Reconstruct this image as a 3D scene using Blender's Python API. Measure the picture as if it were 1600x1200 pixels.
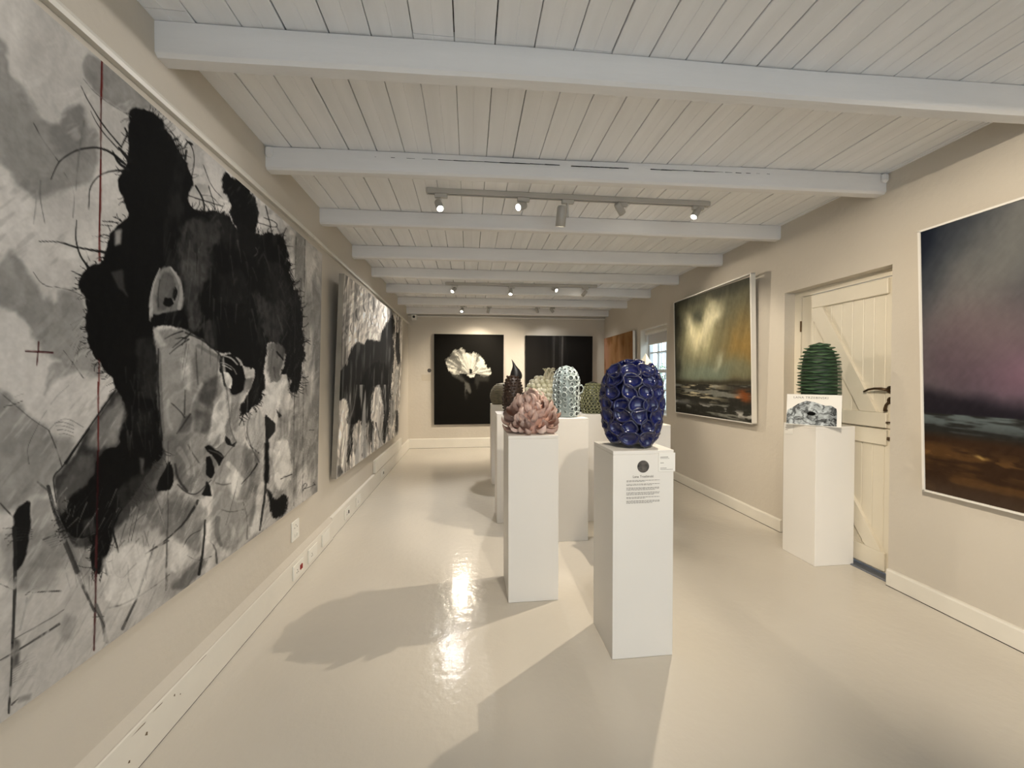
import bpy, bmesh, math, random
import numpy as np
from mathutils import Vector, Matrix, Quaternion

random.seed(7)
RNG = np.random.RandomState(11)
R = math.radians
for o in list(bpy.data.objects):
    bpy.data.objects.remove(o)
scn = bpy.context.scene
COL = scn.collection

# ------------------------------------------------------------------ camera
FPX, CAMH = 600.0, 1.345
YAW, PIT = R(6.3245), R(-0.8541)
cam = bpy.data.objects.new('camera', bpy.data.cameras.new('camera'))
COL.objects.link(cam)
cam.data.sensor_width = 36.0
cam.data.lens = 36.0 * FPX / 1600.0
cam.data.clip_start = 0.05
cam.location = (0, 0, CAMH)
cam.rotation_euler = (R(90) + PIT, 0, -YAW)
scn.camera = cam

# ------------------------------------------------------------------ world, exposure
SKY = 2.8
world = bpy.data.worlds.new('world')
scn.world = world
world.use_nodes = True
wn, wl = world.node_tree.nodes, world.node_tree.links
wn.clear()
w_out = wn.new('ShaderNodeOutputWorld')
w_bg = wn.new('ShaderNodeBackground')
w_bg.inputs[1].default_value = SKY
w_geo = wn.new('ShaderNodeTexCoord')
w_sep = wn.new('ShaderNodeSeparateXYZ')
w_ramp = wn.new('ShaderNodeValToRGB')
w_ramp.color_ramp.elements[0].position = 0.0
w_ramp.color_ramp.elements[0].color = (0.90, 0.96, 1.0, 1)
w_ramp.color_ramp.elements[1].position = 0.7
w_ramp.color_ramp.elements[1].color = (0.70, 0.85, 1.0, 1)
wl.new(w_geo.outputs['Generated'], w_sep.inputs[0])
wl.new(w_sep.outputs['Z'], w_ramp.inputs[0])
wl.new(w_ramp.outputs[0], w_bg.inputs[0])
wl.new(w_bg.outputs[0], w_out.inputs[0])

vs = scn.view_settings
vs.view_transform = 'Standard'
vs.look = 'None'
vs.gamma = 1.0
vs.use_curve_mapping = False
vs.exposure = 0.20

SPOT = 0.40          # common factor of the spot lamps
WARM = (1.0, 0.875, 0.70)
HALO = (1.0, 0.96, 0.91)

# daylight openings: portals (they only help sampling the sky, they add no light)
def portal(name, loc, rot, sx, sy):
    l = bpy.data.lights.new(name, 'AREA')
    l.shape = 'RECTANGLE'; l.size = sx; l.size_y = sy
    l.cycles.is_portal = True
    o = bpy.data.objects.new(name, l)
    o.location = loc; o.rotation_euler = rot
    COL.objects.link(o)
    return o
portal('daylight_opening', (0.75, -2.45, 1.12), (R(90), 0, 0), 3.0, 2.25)
portal('daylight_opening', (2.90, 5.455, 1.45), (R(90), 0, R(90)), 0.84, 1.3)

# ------------------------------------------------------------------ helpers
def s2l(c):
    c = np.asarray(c, float)
    return np.where(c <= 0.04045, c / 12.92, ((c + 0.055) / 1.055) ** 2.4)

def rgb(r, g, b):
    l = s2l(np.array([r, g, b]) / 255.0)
    return (float(l[0]), float(l[1]), float(l[2]), 1.0)

MATS = {}
def mat(name, col, rough=0.6, var=0.0, vscale=6.0, bump=0.0, bscale=40.0, coat=0.0, metal=0.0,
        col2=None, stretch=None, spec=None, emis=None, estr=0.0, bdist=0.01, croug=0.05):
    if name in MATS:
        return MATS[name]
    m = bpy.data.materials.new(name)
    m.use_nodes = True
    n, l = m.node_tree.nodes, m.node_tree.links
    p = n['Principled BSDF']
    p.inputs['Base Color'].default_value = col
    p.inputs['Roughness'].default_value = rough
    p.inputs['Metallic'].default_value = metal
    p.inputs['Coat Weight'].default_value = coat
    p.inputs['Coat Roughness'].default_value = croug
    if spec is not None:
        p.inputs['Specular IOR Level'].default_value = spec
    if emis is not None:
        p.inputs['Emission Color'].default_value = emis
        p.inputs['Emission Strength'].default_value = estr
    if var > 0 or col2 is not None or bump > 0:
        tc = n.new('ShaderNodeTexCoord')
        geo = n.new('ShaderNodeNewGeometry')
        mp = n.new('ShaderNodeMapping')
        if stretch:
            mp.inputs['Scale'].default_value = stretch
        l.new(geo.outputs['Position'], mp.inputs['Vector'])
    if var > 0 or col2 is not None:
        nz = n.new('ShaderNodeTexNoise')
        nz.inputs['Scale'].default_value = vscale
        nz.inputs['Detail'].default_value = 5
        l.new(mp.outputs[0], nz.inputs['Vector'])
        rp = n.new('ShaderNodeValToRGB')
        rp.color_ramp.elements[0].position = 0.3
        rp.color_ramp.elements[1].position = 0.7
        c2 = col2 if col2 is not None else tuple(min(1, c * (1 + var)) for c in col[:3]) + (1,)
        c1 = col if col2 is not None else tuple(c * (1 - var) for c in col[:3]) + (1,)
        rp.color_ramp.elements[0].color = c1
        rp.color_ramp.elements[1].color = c2
        l.new(nz.outputs['Fac'], rp.inputs[0])
        l.new(rp.outputs[0], p.inputs['Base Color'])
    if bump > 0:
        nb = n.new('ShaderNodeTexNoise')
        nb.inputs['Scale'].default_value = bscale
        nb.inputs['Detail'].default_value = 4
        l.new(mp.outputs[0], nb.inputs['Vector'])
        bp = n.new('ShaderNodeBump')
        bp.inputs['Strength'].default_value = bump
        bp.inputs['Distance'].default_value = bdist
        l.new(nb.outputs['Fac'], bp.inputs['Height'])
        l.new(bp.outputs[0], p.inputs['Normal'])
    MATS[name] = m
    return m

def art_mat():
    if 'painted_canvas' in MATS:
        return MATS['painted_canvas']
    m = mat('painted_canvas', (0.5, 0.5, 0.5, 1), rough=0.75, bump=0.12, bscale=420.0, bdist=0.002, spec=0.08)
    n, l = m.node_tree.nodes, m.node_tree.links
    a = n.new('ShaderNodeAttribute')
    a.attribute_name = 'paint'
    l.new(a.outputs['Color'], n['Principled BSDF'].inputs['Base Color'])
    return m

def glass_mat():
    m = bpy.data.materials.new('window_glass')
    m.use_nodes = True
    n, l = m.node_tree.nodes, m.node_tree.links
    n.clear()
    out = n.new('ShaderNodeOutputMaterial')
    mx = n.new('ShaderNodeMixShader'); mx.inputs[0].default_value = 0.07
    tr = n.new('ShaderNodeBsdfTransparent'); tr.inputs[0].default_value = (0.95, 0.98, 0.98, 1)
    gl = n.new('ShaderNodeBsdfGlossy'); gl.inputs['Roughness'].default_value = 0.02
    l.new(tr.outputs[0], mx.inputs[1]); l.new(gl.outputs[0], mx.inputs[2]); l.new(mx.outputs[0], out.inputs[0])
    return m

def link(o, parent=None):
    COL.objects.link(o)
    if parent is not None:
        o.parent = parent
    return o

def tag(o, label=None, cat=None, group=None, kind=None):
    if label: o['label'] = label
    if cat: o['category'] = cat
    if group: o['group'] = group
    if kind: o['kind'] = kind
    return o

def empty(name, loc=(0, 0, 0), label=None, cat=None, group=None, kind=None, rz=0):
    o = bpy.data.objects.new(name, None)
    o.empty_display_size = 0.05
    o.location = loc
    o.rotation_euler = (0, 0, rz)
    COL.objects.link(o)
    return tag(o, label, cat, group, kind)

def mkdata(name, V, F, m, smooth=False):
    me = bpy.data.meshes.new(name)
    me.from_pydata([tuple(v) for v in V], [], [tuple(f) for f in F])
    if m is not None:
        me.materials.append(m)
    if smooth:
        me.polygons.foreach_set('use_smooth', [True] * len(me.polygons))
    me.update()
    return me

def mk(name, V, F, m, parent=None, loc=(0, 0, 0), smooth=False):
    o = bpy.data.objects.new(name, mkdata(name, V, F, m, smooth))
    o.location = loc
    return link(o, parent)

def inst(name, data, parent=None, loc=(0, 0, 0), rot=None, scale=None):
    o = bpy.data.objects.new(name, data)
    o.location = loc
    if rot is not None:
        if isinstance(rot, Quaternion):
            o.rotation_mode = 'QUATERNION'; o.rotation_quaternion = rot
        else:
            o.rotation_euler = rot
    if scale is not None:
        o.scale = scale if hasattr(scale, '__len__') else (scale,) * 3
    return link(o, parent)

class G:
    """collects boxes, tubes, lathes ... of ONE part"""
    def __init__(s): s.V = []; s.F = []
    def add(s, V, F):
        b = len(s.V); s.V += [tuple(v) for v in V]; s.F += [tuple(i + b for i in f) for f in F]; return s
    def box(s, x0, x1, y0, y1, z0, z1):
        V = [(x, y, z) for x in (x0, x1) for y in (y0, y1) for z in (z0, z1)]
        F = [(0, 1, 3, 2), (4, 6, 7, 5), (0, 4, 5, 1), (2, 3, 7, 6), (0, 2, 6, 4), (1, 5, 7, 3)]
        return s.add(V, F)
    def cbox(s, x0, x1, y0, y1, z0, z1, c):
        """box with chamfered edges"""
        bm = bmesh.new()
        bmesh.ops.create_cube(bm, size=1)
        for v in bm.verts:
            v.co = ((x0 + x1) / 2 + v.co.x * (x1 - x0), (y0 + y1) / 2 + v.co.y * (y1 - y0), (z0 + z1) / 2 + v.co.z * (z1 - z0))
        bmesh.ops.bevel(bm, geom=bm.edges[:], offset=c, segments=1, affect='EDGES')
        bm.verts.index_update()
        s.add([v.co[:] for v in bm.verts], [[v.index for v in f.verts] for f in bm.faces])
        bm.free(); return s
    def lathe(s, prof, n=24, c=(0, 0, 0), capb=True, capt=True):
        V = []; F = []
        for (r, z) in prof:
            for i in range(n):
                a = 2 * math.pi * i / n
                V.append((c[0] + r * math.cos(a), c[1] + r * math.sin(a), c[2] + z))
        for k in range(len(prof) - 1):
            for i in range(n):
                j = (i + 1) % n
                F.append((k * n + i, k * n + j, (k + 1) * n + j, (k + 1) * n + i))
        if capb: F.append(tuple(range(n - 1, -1, -1)))
        if capt: F.append(tuple(range((len(prof) - 1) * n, len(prof) * n)))
        return s.add(V, F)
    def tube(s, pts, rad, n=8, cap=True):
        pts = [Vector(p) for p in pts]
        rr = rad if hasattr(rad, '__len__') else [rad] * len(pts)
        V = []; F = []
        up = Vector((0.13, 0.21, 0.97))
        for k, p in enumerate(pts):
            d = (pts[min(k + 1, len(pts) - 1)] - pts[max(k - 1, 0)]).normalized()
            a = d.cross(up)
            if a.length < 0.1: a = d.cross(Vector((1, 0, 0)))
            a.normalize(); b = d.cross(a)
            for i in range(n):
                t = 2 * math.pi * i / n
                V.append(p + (a * math.cos(t) + b * math.sin(t)) * rr[k])
        for k in range(len(pts) - 1):
            for i in range(n):
                j = (i + 1) % n
                F.append((k * n + i, (k + 1) * n + i, (k + 1) * n + j, k * n + j))
        if cap:
            F.append(tuple(range(n))); F.append(tuple(range((len(pts) - 1) * n + n - 1, (len(pts) - 1) * n - 1, -1)))
        return s.add(V, F)
    def prism(s, poly, axis, a, b):
        """polygon (p,q) extruded along axis 'x','y' or 'z' from a to b"""
        n = len(poly)
        def P(p, q, t):
            return {'x': (t, p, q), 'y': (p, t, q), 'z': (p, q, t)}[axis]
        V = [P(p, q, a) for p, q in poly] + [P(p, q, b) for p, q in poly]
        F = [tuple(range(n - 1, -1, -1)), tuple(range(n, 2 * n))] + [(i, (i + 1) % n, n + (i + 1) % n, n + i) for i in range(n)]
        return s.add(V, F)
    def data(s, name, m, smooth=False):
        me = mkdata(name, s.V, s.F, m, smooth)
        bm = bmesh.new(); bm.from_mesh(me)
        bmesh.ops.recalc_face_normals(bm, faces=bm.faces[:])
        bm.to_mesh(me); bm.free()
        return me
    def build(s, name, m, parent=None, loc=(0, 0, 0), smooth=False):
        o = bpy.data.objects.new(name, s.data(name, m, smooth))
        o.location = loc
        return link(o, parent)

def text_data(name, s, size, m, align='CENTER'):
    cu = bpy.data.curves.new(name, 'FONT')
    cu.body = s; cu.size = size; cu.align_x = align; cu.space_character = 1.12 if s.isupper() else 1.0; cu.extrude = 0.0002
    o = bpy.data.objects.new(name, cu)
    COL.objects.link(o)
    dg = bpy.context.evaluated_depsgraph_get()
    me = bpy.data.meshes.new_from_object(o.evaluated_get(dg))
    bpy.data.objects.remove(o)
    me.materials.clear(); me.materials.append(m)
    me.name = name
    return me

# pixel of the photograph <-> world (used for the designs on the canvases)
_fw = np.array([math.sin(YAW) * math.cos(PIT), math.cos(YAW) * math.cos(PIT), math.sin(PIT)])
_rt = np.array([math.cos(YAW), -math.sin(YAW), 0.0])
_up = np.cross(_rt, _fw)
def project(P):
    v = np.asarray(P) - np.array([0, 0, CAMH])
    w = v @ _fw
    return 800 + FPX * (v @ _rt) / w, 600 - FPX * (v @ _up) / w

# ------------------------------------------------------------------ materials
M_wall = mat('plaster_wall', rgb(204, 196, 183), 0.85, var=0.03, vscale=1.4, bump=0.22, bscale=22, bdist=0.012)
M_ceil = mat('white_painted_boards', rgb(242, 242, 243), 0.7, var=0.04, vscale=3, bump=0.15, bscale=30, stretch=(6, 0.4, 6), bdist=0.004)
M_beam = mat('white_painted_beam', rgb(232, 230, 228), 0.65, var=0.03, vscale=3, bump=0.25, bscale=14, stretch=(0.5, 3, 3), bdist=0.008)
M_void = mat('dark_roof_void', rgb(20, 14, 10), 0.95)
M_trim = mat('white_gloss_trim', rgb(226, 221, 210), 0.4, var=0.03, vscale=5, bump=0.08, bscale=25)
M_floor = mat('cream_gloss_floor', rgb(208, 201, 189), 0.15, var=0.03, vscale=1.1, bump=0.18, bscale=22, bdist=0.01, spec=0.30)
M_plinth = mat('white_plinth_paint', rgb(232, 228, 221), 0.55, var=0.012, vscale=3, bump=0.03, bscale=30)
M_door = mat('cream_door_paint', rgb(226, 218, 200), 0.45, var=0.02, vscale=5, bump=0.1, bscale=30)
M_brass = mat('aged_brass', rgb(96, 78, 60), 0.42, metal=0.85, var=0.2, vscale=30)
M_track = mat('grey_track_metal', rgb(196, 193, 187), 0.5)
M_head = mat('grey_lamp_metal', rgb(176, 173, 167), 0.42, metal=0.15)
M_slot = mat('black_slot', rgb(12, 11, 10), 0.7)
M_lens = mat('lit_lamp_lens', (1, 1, 1, 1), 0.3, emis=(1.0, 0.90, 0.72, 1), estr=22.0)
M_lensoff = mat('lamp_lens_rim', rgb(60, 58, 55), 0.3)
M_plastic = mat('white_plastic', rgb(232, 229, 220), 0.35)
M_red = mat('red_switch', rgb(150, 24, 18), 0.4)
M_black = mat('black_plastic', rgb(14, 13, 13), 0.4)
M_ink = mat('print_ink', rgb(104, 97, 90), 0.8)
M_card = mat('white_card', rgb(238, 235, 228), 0.7)
M_frame = mat('white_frame', rgb(232, 228, 220), 0.5)

# ------------------------------------------------------------------ room
XL, XR, YB, YF, ZC = -1.165, 2.71, 7.51, -2.4, 2.68
WT = 0.22

o = G().box(XL - 0.3, XR + 0.10, YF - 0.2, YB + 0.3, -0.12, 0.0).build('floor', M_floor)
tag(o, kind='structure')

def wall(name, m, cells, kind='structure'):
    g = G()
    for c in cells: g.box(*c)
    return tag(g.build(name, m), kind=kind)
wall('wall_left', M_wall, [(XL - WT, XL, YF, YB, 0, ZC + 0.1)])
wall('wall_back', M_wall, [(XL - WT, XR + WT, YB, YB + WT, 0, ZC + 0.1)])
DY0, DY1, DZ = 2.20, 3.05, 2.08
WY0, WY1, WZ0, WZ1 = 5.035, 5.875, 0.822, 2.112
wall('wall_right', M_wall, [
    (XR, XR + WT, YF, DY0, 0, ZC + 0.1), (XR, XR + WT, DY0, DY1, DZ, ZC + 0.1),
    (XR, XR + WT, DY1, WY0, 0, ZC + 0.1), (XR, XR + WT, WY0, WY1, 0, WZ0),
    (XR, XR + WT, WY0, WY1, WZ1, ZC + 0.1), (XR, XR + WT, WY1, YB, 0, ZC + 0.1)])
OX0, OX1, OZ = -0.75, 2.25, 2.25
wall('wall_front', M_wall, [(XL - WT, OX0, YF - WT, YF, 0, ZC + 0.1), (OX1, XR + WT, YF - WT, YF, 0, ZC + 0.1),
                            (OX0, OX1, YF - WT, YF, OZ, ZC + 0.1)])
# ground outside
g = G().box(-9, 12, -9, YF - 0.2, -0.2, -0.12).build('paving', mat('pale_paving', rgb(216, 213, 208), 0.8, var=0.1, vscale=2))
tag(g, kind='structure')
g = G().box(XR + 0.10, 12, YF - 0.2, 14, -0.2, -0.12).build('paving', mat('pale_paving', rgb(216, 213, 208), 0.8))
tag(g, kind='structure')

# ceiling: dark void slab, painted planks, beams
ceil = tag(G().box(XL - WT, XR + WT, YF - 0.2, YB + WT, ZC + 0.022, ZC + 0.16).build('ceiling', M_void), kind='structure')
pg = G()
PW = 0.1605
pdat = {}
def plank_data(gap):
    k = round(gap, 4)
    if k not in pdat:
        h = PW / 2 - gap / 2
        pdat[k] = G().prism([(-h, 0.022), (-h, 0.0025), (-h + 0.0025, 0), (-0.002, 0), (0, 0.0016), (0.002, 0), (h - 0.0025, 0), (h, 0.0025), (h, 0.022)], 'y', -0.5, 0.5).data('plank', M_ceil)
    return pdat[k]
beamy = [(-1.62, -1.66), (-0.82, -0.86), (-0.02, -0.06), (0.78, 0.70), (1.585, 1.50), (2.375, 2.242), (3.178, 3.094),
         (4.013, 3.876), (4.777, 4.744), (5.60, 5.52), (6.46, 6.388), (7.36, 7.28)]
k = 0
x = -1.02 - PW / 2
while x - PW / 2 < XR:
    cuts = [YF, random.choice([0.74, 1.54]), random.choice([3.135, 3.94]), random.choice([4.76, 5.56]), YB]
    for a, b in zip(cuts[:-1], cuts[1:]):
        gap = random.choice([0.002, 0.0035, 0.0045, 0.0055, 0.007])
        if b > 4.5 and random.random() < 0.3: gap = 0.007
        inst('plank', plank_data(gap), ceil, (x, (a + b) / 2, ZC + random.uniform(0, 0.0025)), scale=(1, b - a - 0.002, 1))
    x += PW
for i, (yl, yr) in enumerate(beamy):
    w = 0.075
    n = 26
    g = G()
    zt, zb = ZC - 0.0015, ZC - 0.120 + random.uniform(-0.006, 0.004)
    V = []; F = []
    for q in range(n + 1):
        t = q / n
        xx = (XL - 0.02) + t * (XR - XL + 0.04)
        yy = yl + (yr - yl) * t + 0.004 * math.sin(t * 9 + i * 2)
        dz = 0.004 * math.sin(t * 7 + i) + random.uniform(-0.001, 0.001)
        gz = 0.0025 * max(0, math.sin(t * 13 + i * 3))
        for (dy, z) in ((0, zt - gz), (0, zb + 0.012 + dz), (0.012, zb + dz), (w - 0.012, zb + dz), (w, zb + 0.012 + dz), (w, zt)):
            V.append((xx, yy + dy, z))
    for q in range(n):
        for j in range(6):
            F.append((q * 6 + j, q * 6 + (j + 1) % 6, (q + 1) * 6 + (j + 1) % 6, (q + 1) * 6 + j))
    F.append(tuple(range(5, -1, -1))); F.append(tuple(n * 6 + j for j in range(6)))
    g.add(V, F)
    b = g.build('beam', M_beam, ceil)
    if i == 5:   # old splits and knobbly ends of the second beam in view
        c = G()
        for (xa, xb, zc, h) in ((-0.55, 0.55, ZC - 0.034, 0.0016), (0.62, 0.98, ZC - 0.037, 0.0012), (1.12, 1.95, ZC - 0.036, 0.0025)):
            m_ = 12
            for q in range(m_):
                a0 = xa + (xb - xa) * q / m_; a1 = xa + (xb - xa) * (q + 1) / m_
                ya = yl + (yr - yl) * ((a0 - XL) / (XR - XL)) - 0.0012
                c.box(a0, a1, ya - 0.003, ya + 0.006, zc - h * (0.5 + 0.5 * math.sin(q * 1.7)) - 0.0004, zc + 0.0006)
        c.build('crack', M_void, b)
        for (xe, ye, sgn) in ((XL, yl, 1), (XR, yr, -1)):
            G().cbox(min(xe, xe + sgn * 0.045), max(xe, xe + sgn * 0.045), ye - 0.022, ye + 0.01, ZC - 0.062, ZC - 0.004, 0.012).build('beam_end_block', M_beam, b)
# thin mouldings where ceiling meets side walls at the right
tag(G().box(XR - 0.018, XR, YF, YB, ZC - 0.004, ZC - 0.0).build('trim_1', M_ceil), kind='structure')
tag(G().cbox(XL, XR, YB - 0.03, YB, ZC - 0.165, ZC - 0.135, 0.006).build('trim_2', M_trim), kind='structure')
# picture rail on the left wall
tag(G().prism([(XL, 2.378), (XL + 0.022, 2.378), (XL + 0.026, 2.392), (XL + 0.020, 2.408), (XL, 2.410)], 'y', YF, 2.995).build('trim_3', M_trim), kind='structure')
tag(G().prism([(XL, 2.378), (XL + 0.022, 2.378), (XL + 0.026, 2.392), (XL + 0.020, 2.408), (XL, 2.410)], 'y', 3.000, YB).build('trim_4', M_trim), kind='structure')

# skirtings
tag(G().prism([(XL, 0.004), (-1.135, 0.004), (-1.135, 0.150), (-1.138, 0.155), (XL, 0.156)], 'y', YF, 3.335).build('baseboard_left', M_trim), kind='structure')
tag(G().prism([(XL, 0.1562), (-1.1385, 0.1562), (-1.1395, 0.160), (XL, 0.192)], 'y', YF, 3.335).build('trim_8', M_wall), kind='structure')
chips = G()
for (cy, cz, w_, h_) in ((1.52, 0.142, 0.05, 0.004), (1.60, 0.120, 0.008, 0.012), (1.63, 0.100, 0.006, 0.008), (1.44, 0.135, 0.06, 0.005), (1.47, 0.09, 0.012, 0.016), (1.40, 0.06, 0.010, 0.012), (1.75, 0.148, 0.07, 0.003)):
    chips.add([(-1.1347, cy - w_ / 2, cz), (-1.1347, cy + w_ * 0.4, cz - h_ / 2), (-1.1347, cy + w_ / 2, cz + h_ * 0.2), (-1.1347, cy, cz + h_ / 2)], [(0, 1, 2, 3)])
tag(chips.build('trim_9', mat('chipped_wood', rgb(120, 104, 84), 0.9, var=0.2, vscale=60)), kind='structure')
tag(G().prism([(XL, 0.004), (-1.142, 0.004), (-1.142, 0.172), (-1.146, 0.180), (XL, 0.186)], 'y', 3.337, YB).build('baseboard_left', M_trim), kind='structure')
tag(G().prism([(YB, 0.004), (YB - 0.02, 0.004), (YB - 0.02, 0.172), (YB - 0.012, 0.183), (YB, 0.185)], 'x', -1.142, XR).build('baseboard_back', M_trim), kind='structure')
bp = [(XR, 0.004), (XR - 0.02, 0.004), (XR - 0.02, 0.098), (XR - 0.014, 0.108), (XR, 0.110)]
tag(G().prism(bp, 'y', DY1, YB).build('baseboard_right', M_trim), kind='structure')
tag(G().prism(bp, 'y', YF, DY0 - 0.005).build('baseboard_right', M_trim), kind='structure')
tag(G().box(XL, -1.1365, YF, 3.335, 0.0, 0.004).box(XL, -1.1435, 3.337, YB, 0.0, 0.004).build('trim_10', M_void), kind='structure')
# shadow gap strip under skirtings
tag(G().box(XR - 0.021, XR, DY1, YB, 0.0, 0.004).build('trim_5', M_void), kind='structure')
tag(G().box(XR - 0.021, XR, YF, DY0 - 0.005, 0.0, 0.004).build('trim_6', M_void), kind='structure')
tag(G().box(-1.142, XR - 0.02, YB - 0.021, YB, 0.0, 0.004).build('trim_7', M_void), kind='structure')

# ------------------------------------------------------------------ stable door in its recess
XD = 2.812
door = empty('door_1', (XD, 2.6, 0), kind='structure')
def dloc(g): # local coords of the door empty
    g.V = [(x - XD, y - 2.6, z) for x, y, z in g.V]; return g
fr = dloc(G().box(XD - 0.004, XR + WT, DY1 - 0.062, DY1, 0, DZ).box(XD - 0.004, XR + WT, DY0, DY0 + 0.02, 0, DZ).box(XD - 0.004, XR + WT, DY0 + 0.0202, DY1 - 0.0622, DZ - 0.045, DZ))
fr.build('door_frame', M_door, door)
dloc(G().cbox(XR + 0.02, XR + WT, DY0, DY1, -0.02, 0.008, 0.004)).build('threshold', mat('threshold_metal', rgb(120, 125, 135), 0.3, metal=0.6), door)
LY0, LY1 = DY0 + 0.022, DY1 - 0.066
def leaf(name, z0, z1, rails, brace):
    lf = dloc(G().box(XD + 0.0215, XD + 0.034, LY0, LY1, z0, z1 + (0.0035 if z0 < 0.5 else 0))).build(name, M_door, door)
    seams = [LY0, 2.318, 2.393, 2.466, 2.546, 2.629, 2.712, 2.79, 2.868, LY1]
    for a, b in zip(seams[:-1], seams[1:]):
        dloc(G().cbox(XD, XD + 0.021, a + 0.0008, b - 0.0008, z0 + 0.0005, z1 - 0.0005, 0.003)).build('plank', M_door, lf)
    for (ya, yb, za, zb) in rails:
        dloc(G().cbox(XD - 0.022, XD + 0.001, ya, yb, za, zb, 0.005)).build('rail', M_door, lf)
    for poly in brace:
        dloc(G().prism(poly, 'x', XD - 0.021, XD + 0.001)).build('brace', M_door, lf)
    return lf
leaf('upper_leaf', 1.004, 2.030, [(LY0 + 0.07, 2.868, 1.915, 2.022), (LY0 + 0.07, 2.868, 1.008, 1.112)],
     [[(2.868, 1.914), (2.868, 1.845), (2.47, 1.113), (2.355, 1.113), (2.775, 1.914)]])
leaf('lower_leaf', 0.014, 1.000, [(LY0 + 0.07, 2.868, 0.890, 0.996), (LY0 + 0.07, 2.868, 0.03, 0.16)],
     [[(2.868, 0.889), (2.868, 0.83), (2.42, 0.161), (2.31, 0.161), (2.775, 0.889)]])
hd = empty('door_handle', (0, 0, 0)); hd.parent = door
dloc(G().lathe([(0.026, 0), (0.026, 0.006), (0.020, 0.010)], 18)).V
def disc_x(y, z, r, t, n=18, x=XD):
    g = G()
    g.tube([(x, y, z), (x - t * 0.7, y, z), (x - t, y, z)], [r, r, r * 0.8], n)
    return g
dloc(disc_x(2.278, 1.268, 0.026, 0.012)).build('rose', M_brass, hd, smooth=False)
dloc(G().tube([(XD - 0.005, 2.278, 1.268), (XD - 0.045, 2.279, 1.269), (XD - 0.050, 2.30, 1.274), (XD - 0.050, 2.345, 1.274), (XD - 0.049, 2.385, 1.266), (XD - 0.047, 2.418, 1.250)],
     [0.010, 0.010, 0.010, 0.0085, 0.0075, 0.006], 10)).build('lever', M_brass, hd, smooth=True)
esc = empty('keyhole_cover', (0, 0, 0)); esc.parent = door
dloc(disc_x(2.275, 1.196, 0.024, 0.012)).build('rose', M_brass, esc)
dloc(G().tube([(XD - 0.012, 2.282, 1.185), (XD - 0.018, 2.295, 1.165), (XD - 0.018, 2.302, 1.135)], [0.009, 0.008, 0.010], 8).cbox(XD - 0.022, XD - 0.012, 2.288, 2.312, 1.122, 1.134, 0.002)).build('key', M_brass, esc)
bt = empty('door_bolt', (0, 0, 0)); bt.parent = door
dloc(G().cbox(XD - 0.006, XD, 2.246, 2.276, 0.955, 1.085, 0.002)).build('bolt_plate', M_brass, bt)
dloc(G().tube([(XD - 0.012, 2.262, 0.96), (XD - 0.012, 2.262, 1.08)], 0.007, 10).tube([(XD - 0.012, 2.262, 1.05), (XD - 0.032, 2.285, 1.048)], 0.005, 8)).build('bolt_rod', M_brass, bt)
dloc(G().cbox(XD - 0.014, XD, 2.235, 2.318, 0.925, 0.948, 0.004)).build('bolt_keeper', M_brass, bt)
for z in (1.785, 1.14):
    dloc(G().tube([(XD - 0.006, LY1 + 0.002, z - 0.045), (XD - 0.006, LY1 + 0.002, z + 0.045)], 0.007, 8)).build('hinge', M_brass, door)

# ------------------------------------------------------------------ sash window
XW = 2.845
win = empty('window_1', (XW, 5.455, WZ0), kind='structure')
def wloc(g):
    g.V = [(x - XW, y - 5.455, z - WZ0) for x, y, z in g.V]; return g
M_wfr = mat('window_white', rgb(232, 236, 238), 0.45)
M_glass = glass_mat()
wloc(G().box(XW, XW + 0.06, WY0, WY0 + 0.05, WZ0, WZ1).box(XW, XW + 0.06, WY1 - 0.05, WY1, WZ0, WZ1)
     .box(XW, XW + 0.06, WY0, WY1, WZ1 - 0.06, WZ1).box(XW, XW + 0.06, WY0, WY1, WZ0, WZ0 + 0.06)).build('window_frame', M_wfr, win)
wloc(G().cbox(XR - 0.012, XW + 0.06, WY0, WY1, WZ0 - 0.012, WZ0 + 0.012, 0.004)).build('window_sill', M_trim, win)
wloc(G().box(XR + 0.002, XW, WY1 - 0.012, WY1 - 0.0005, WZ0, WZ1).box(XR + 0.002, XW, WY0 + 0.0005, WY0 + 0.012, WZ0, WZ1).box(XR + 0.002, XW, WY0, WY1, WZ1 - 0.012, WZ1 - 0.0005)).build('window_lining', M_trim, win)
gy = [WY0 + 0.05, WY0 + 0.05 + 0.247, WY0 + 0.05 + 0.493, WY1 - 0.05]
gz = [WZ0 + 0.06, 1.166, 1.452, 1.744, WZ1 - 0.06]
for z in gz[1:-1]:
    h = 0.024 if abs(z - 1.452) < 0.01 else 0.010
    wloc(G().box(XW + 0.012, XW + 0.045, gy[0], gy[-1], z - h, z + h)).build('glazing_bar', M_wfr, win)
for y in gy[1:-1]:
    wloc(G().box(XW + 0.016, XW + 0.041, y - 0.010, y + 0.010, gz[0], gz[-1])).build('glazing_bar', M_wfr, win)
for a, b in zip(gy[:-1], gy[1:]):
    for c, d in zip(gz[:-1], gz[1:]):
        wloc(G().box(XW + 0.027, XW + 0.030, a, b, c, d)).build('pane', M_glass, win)
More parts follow.
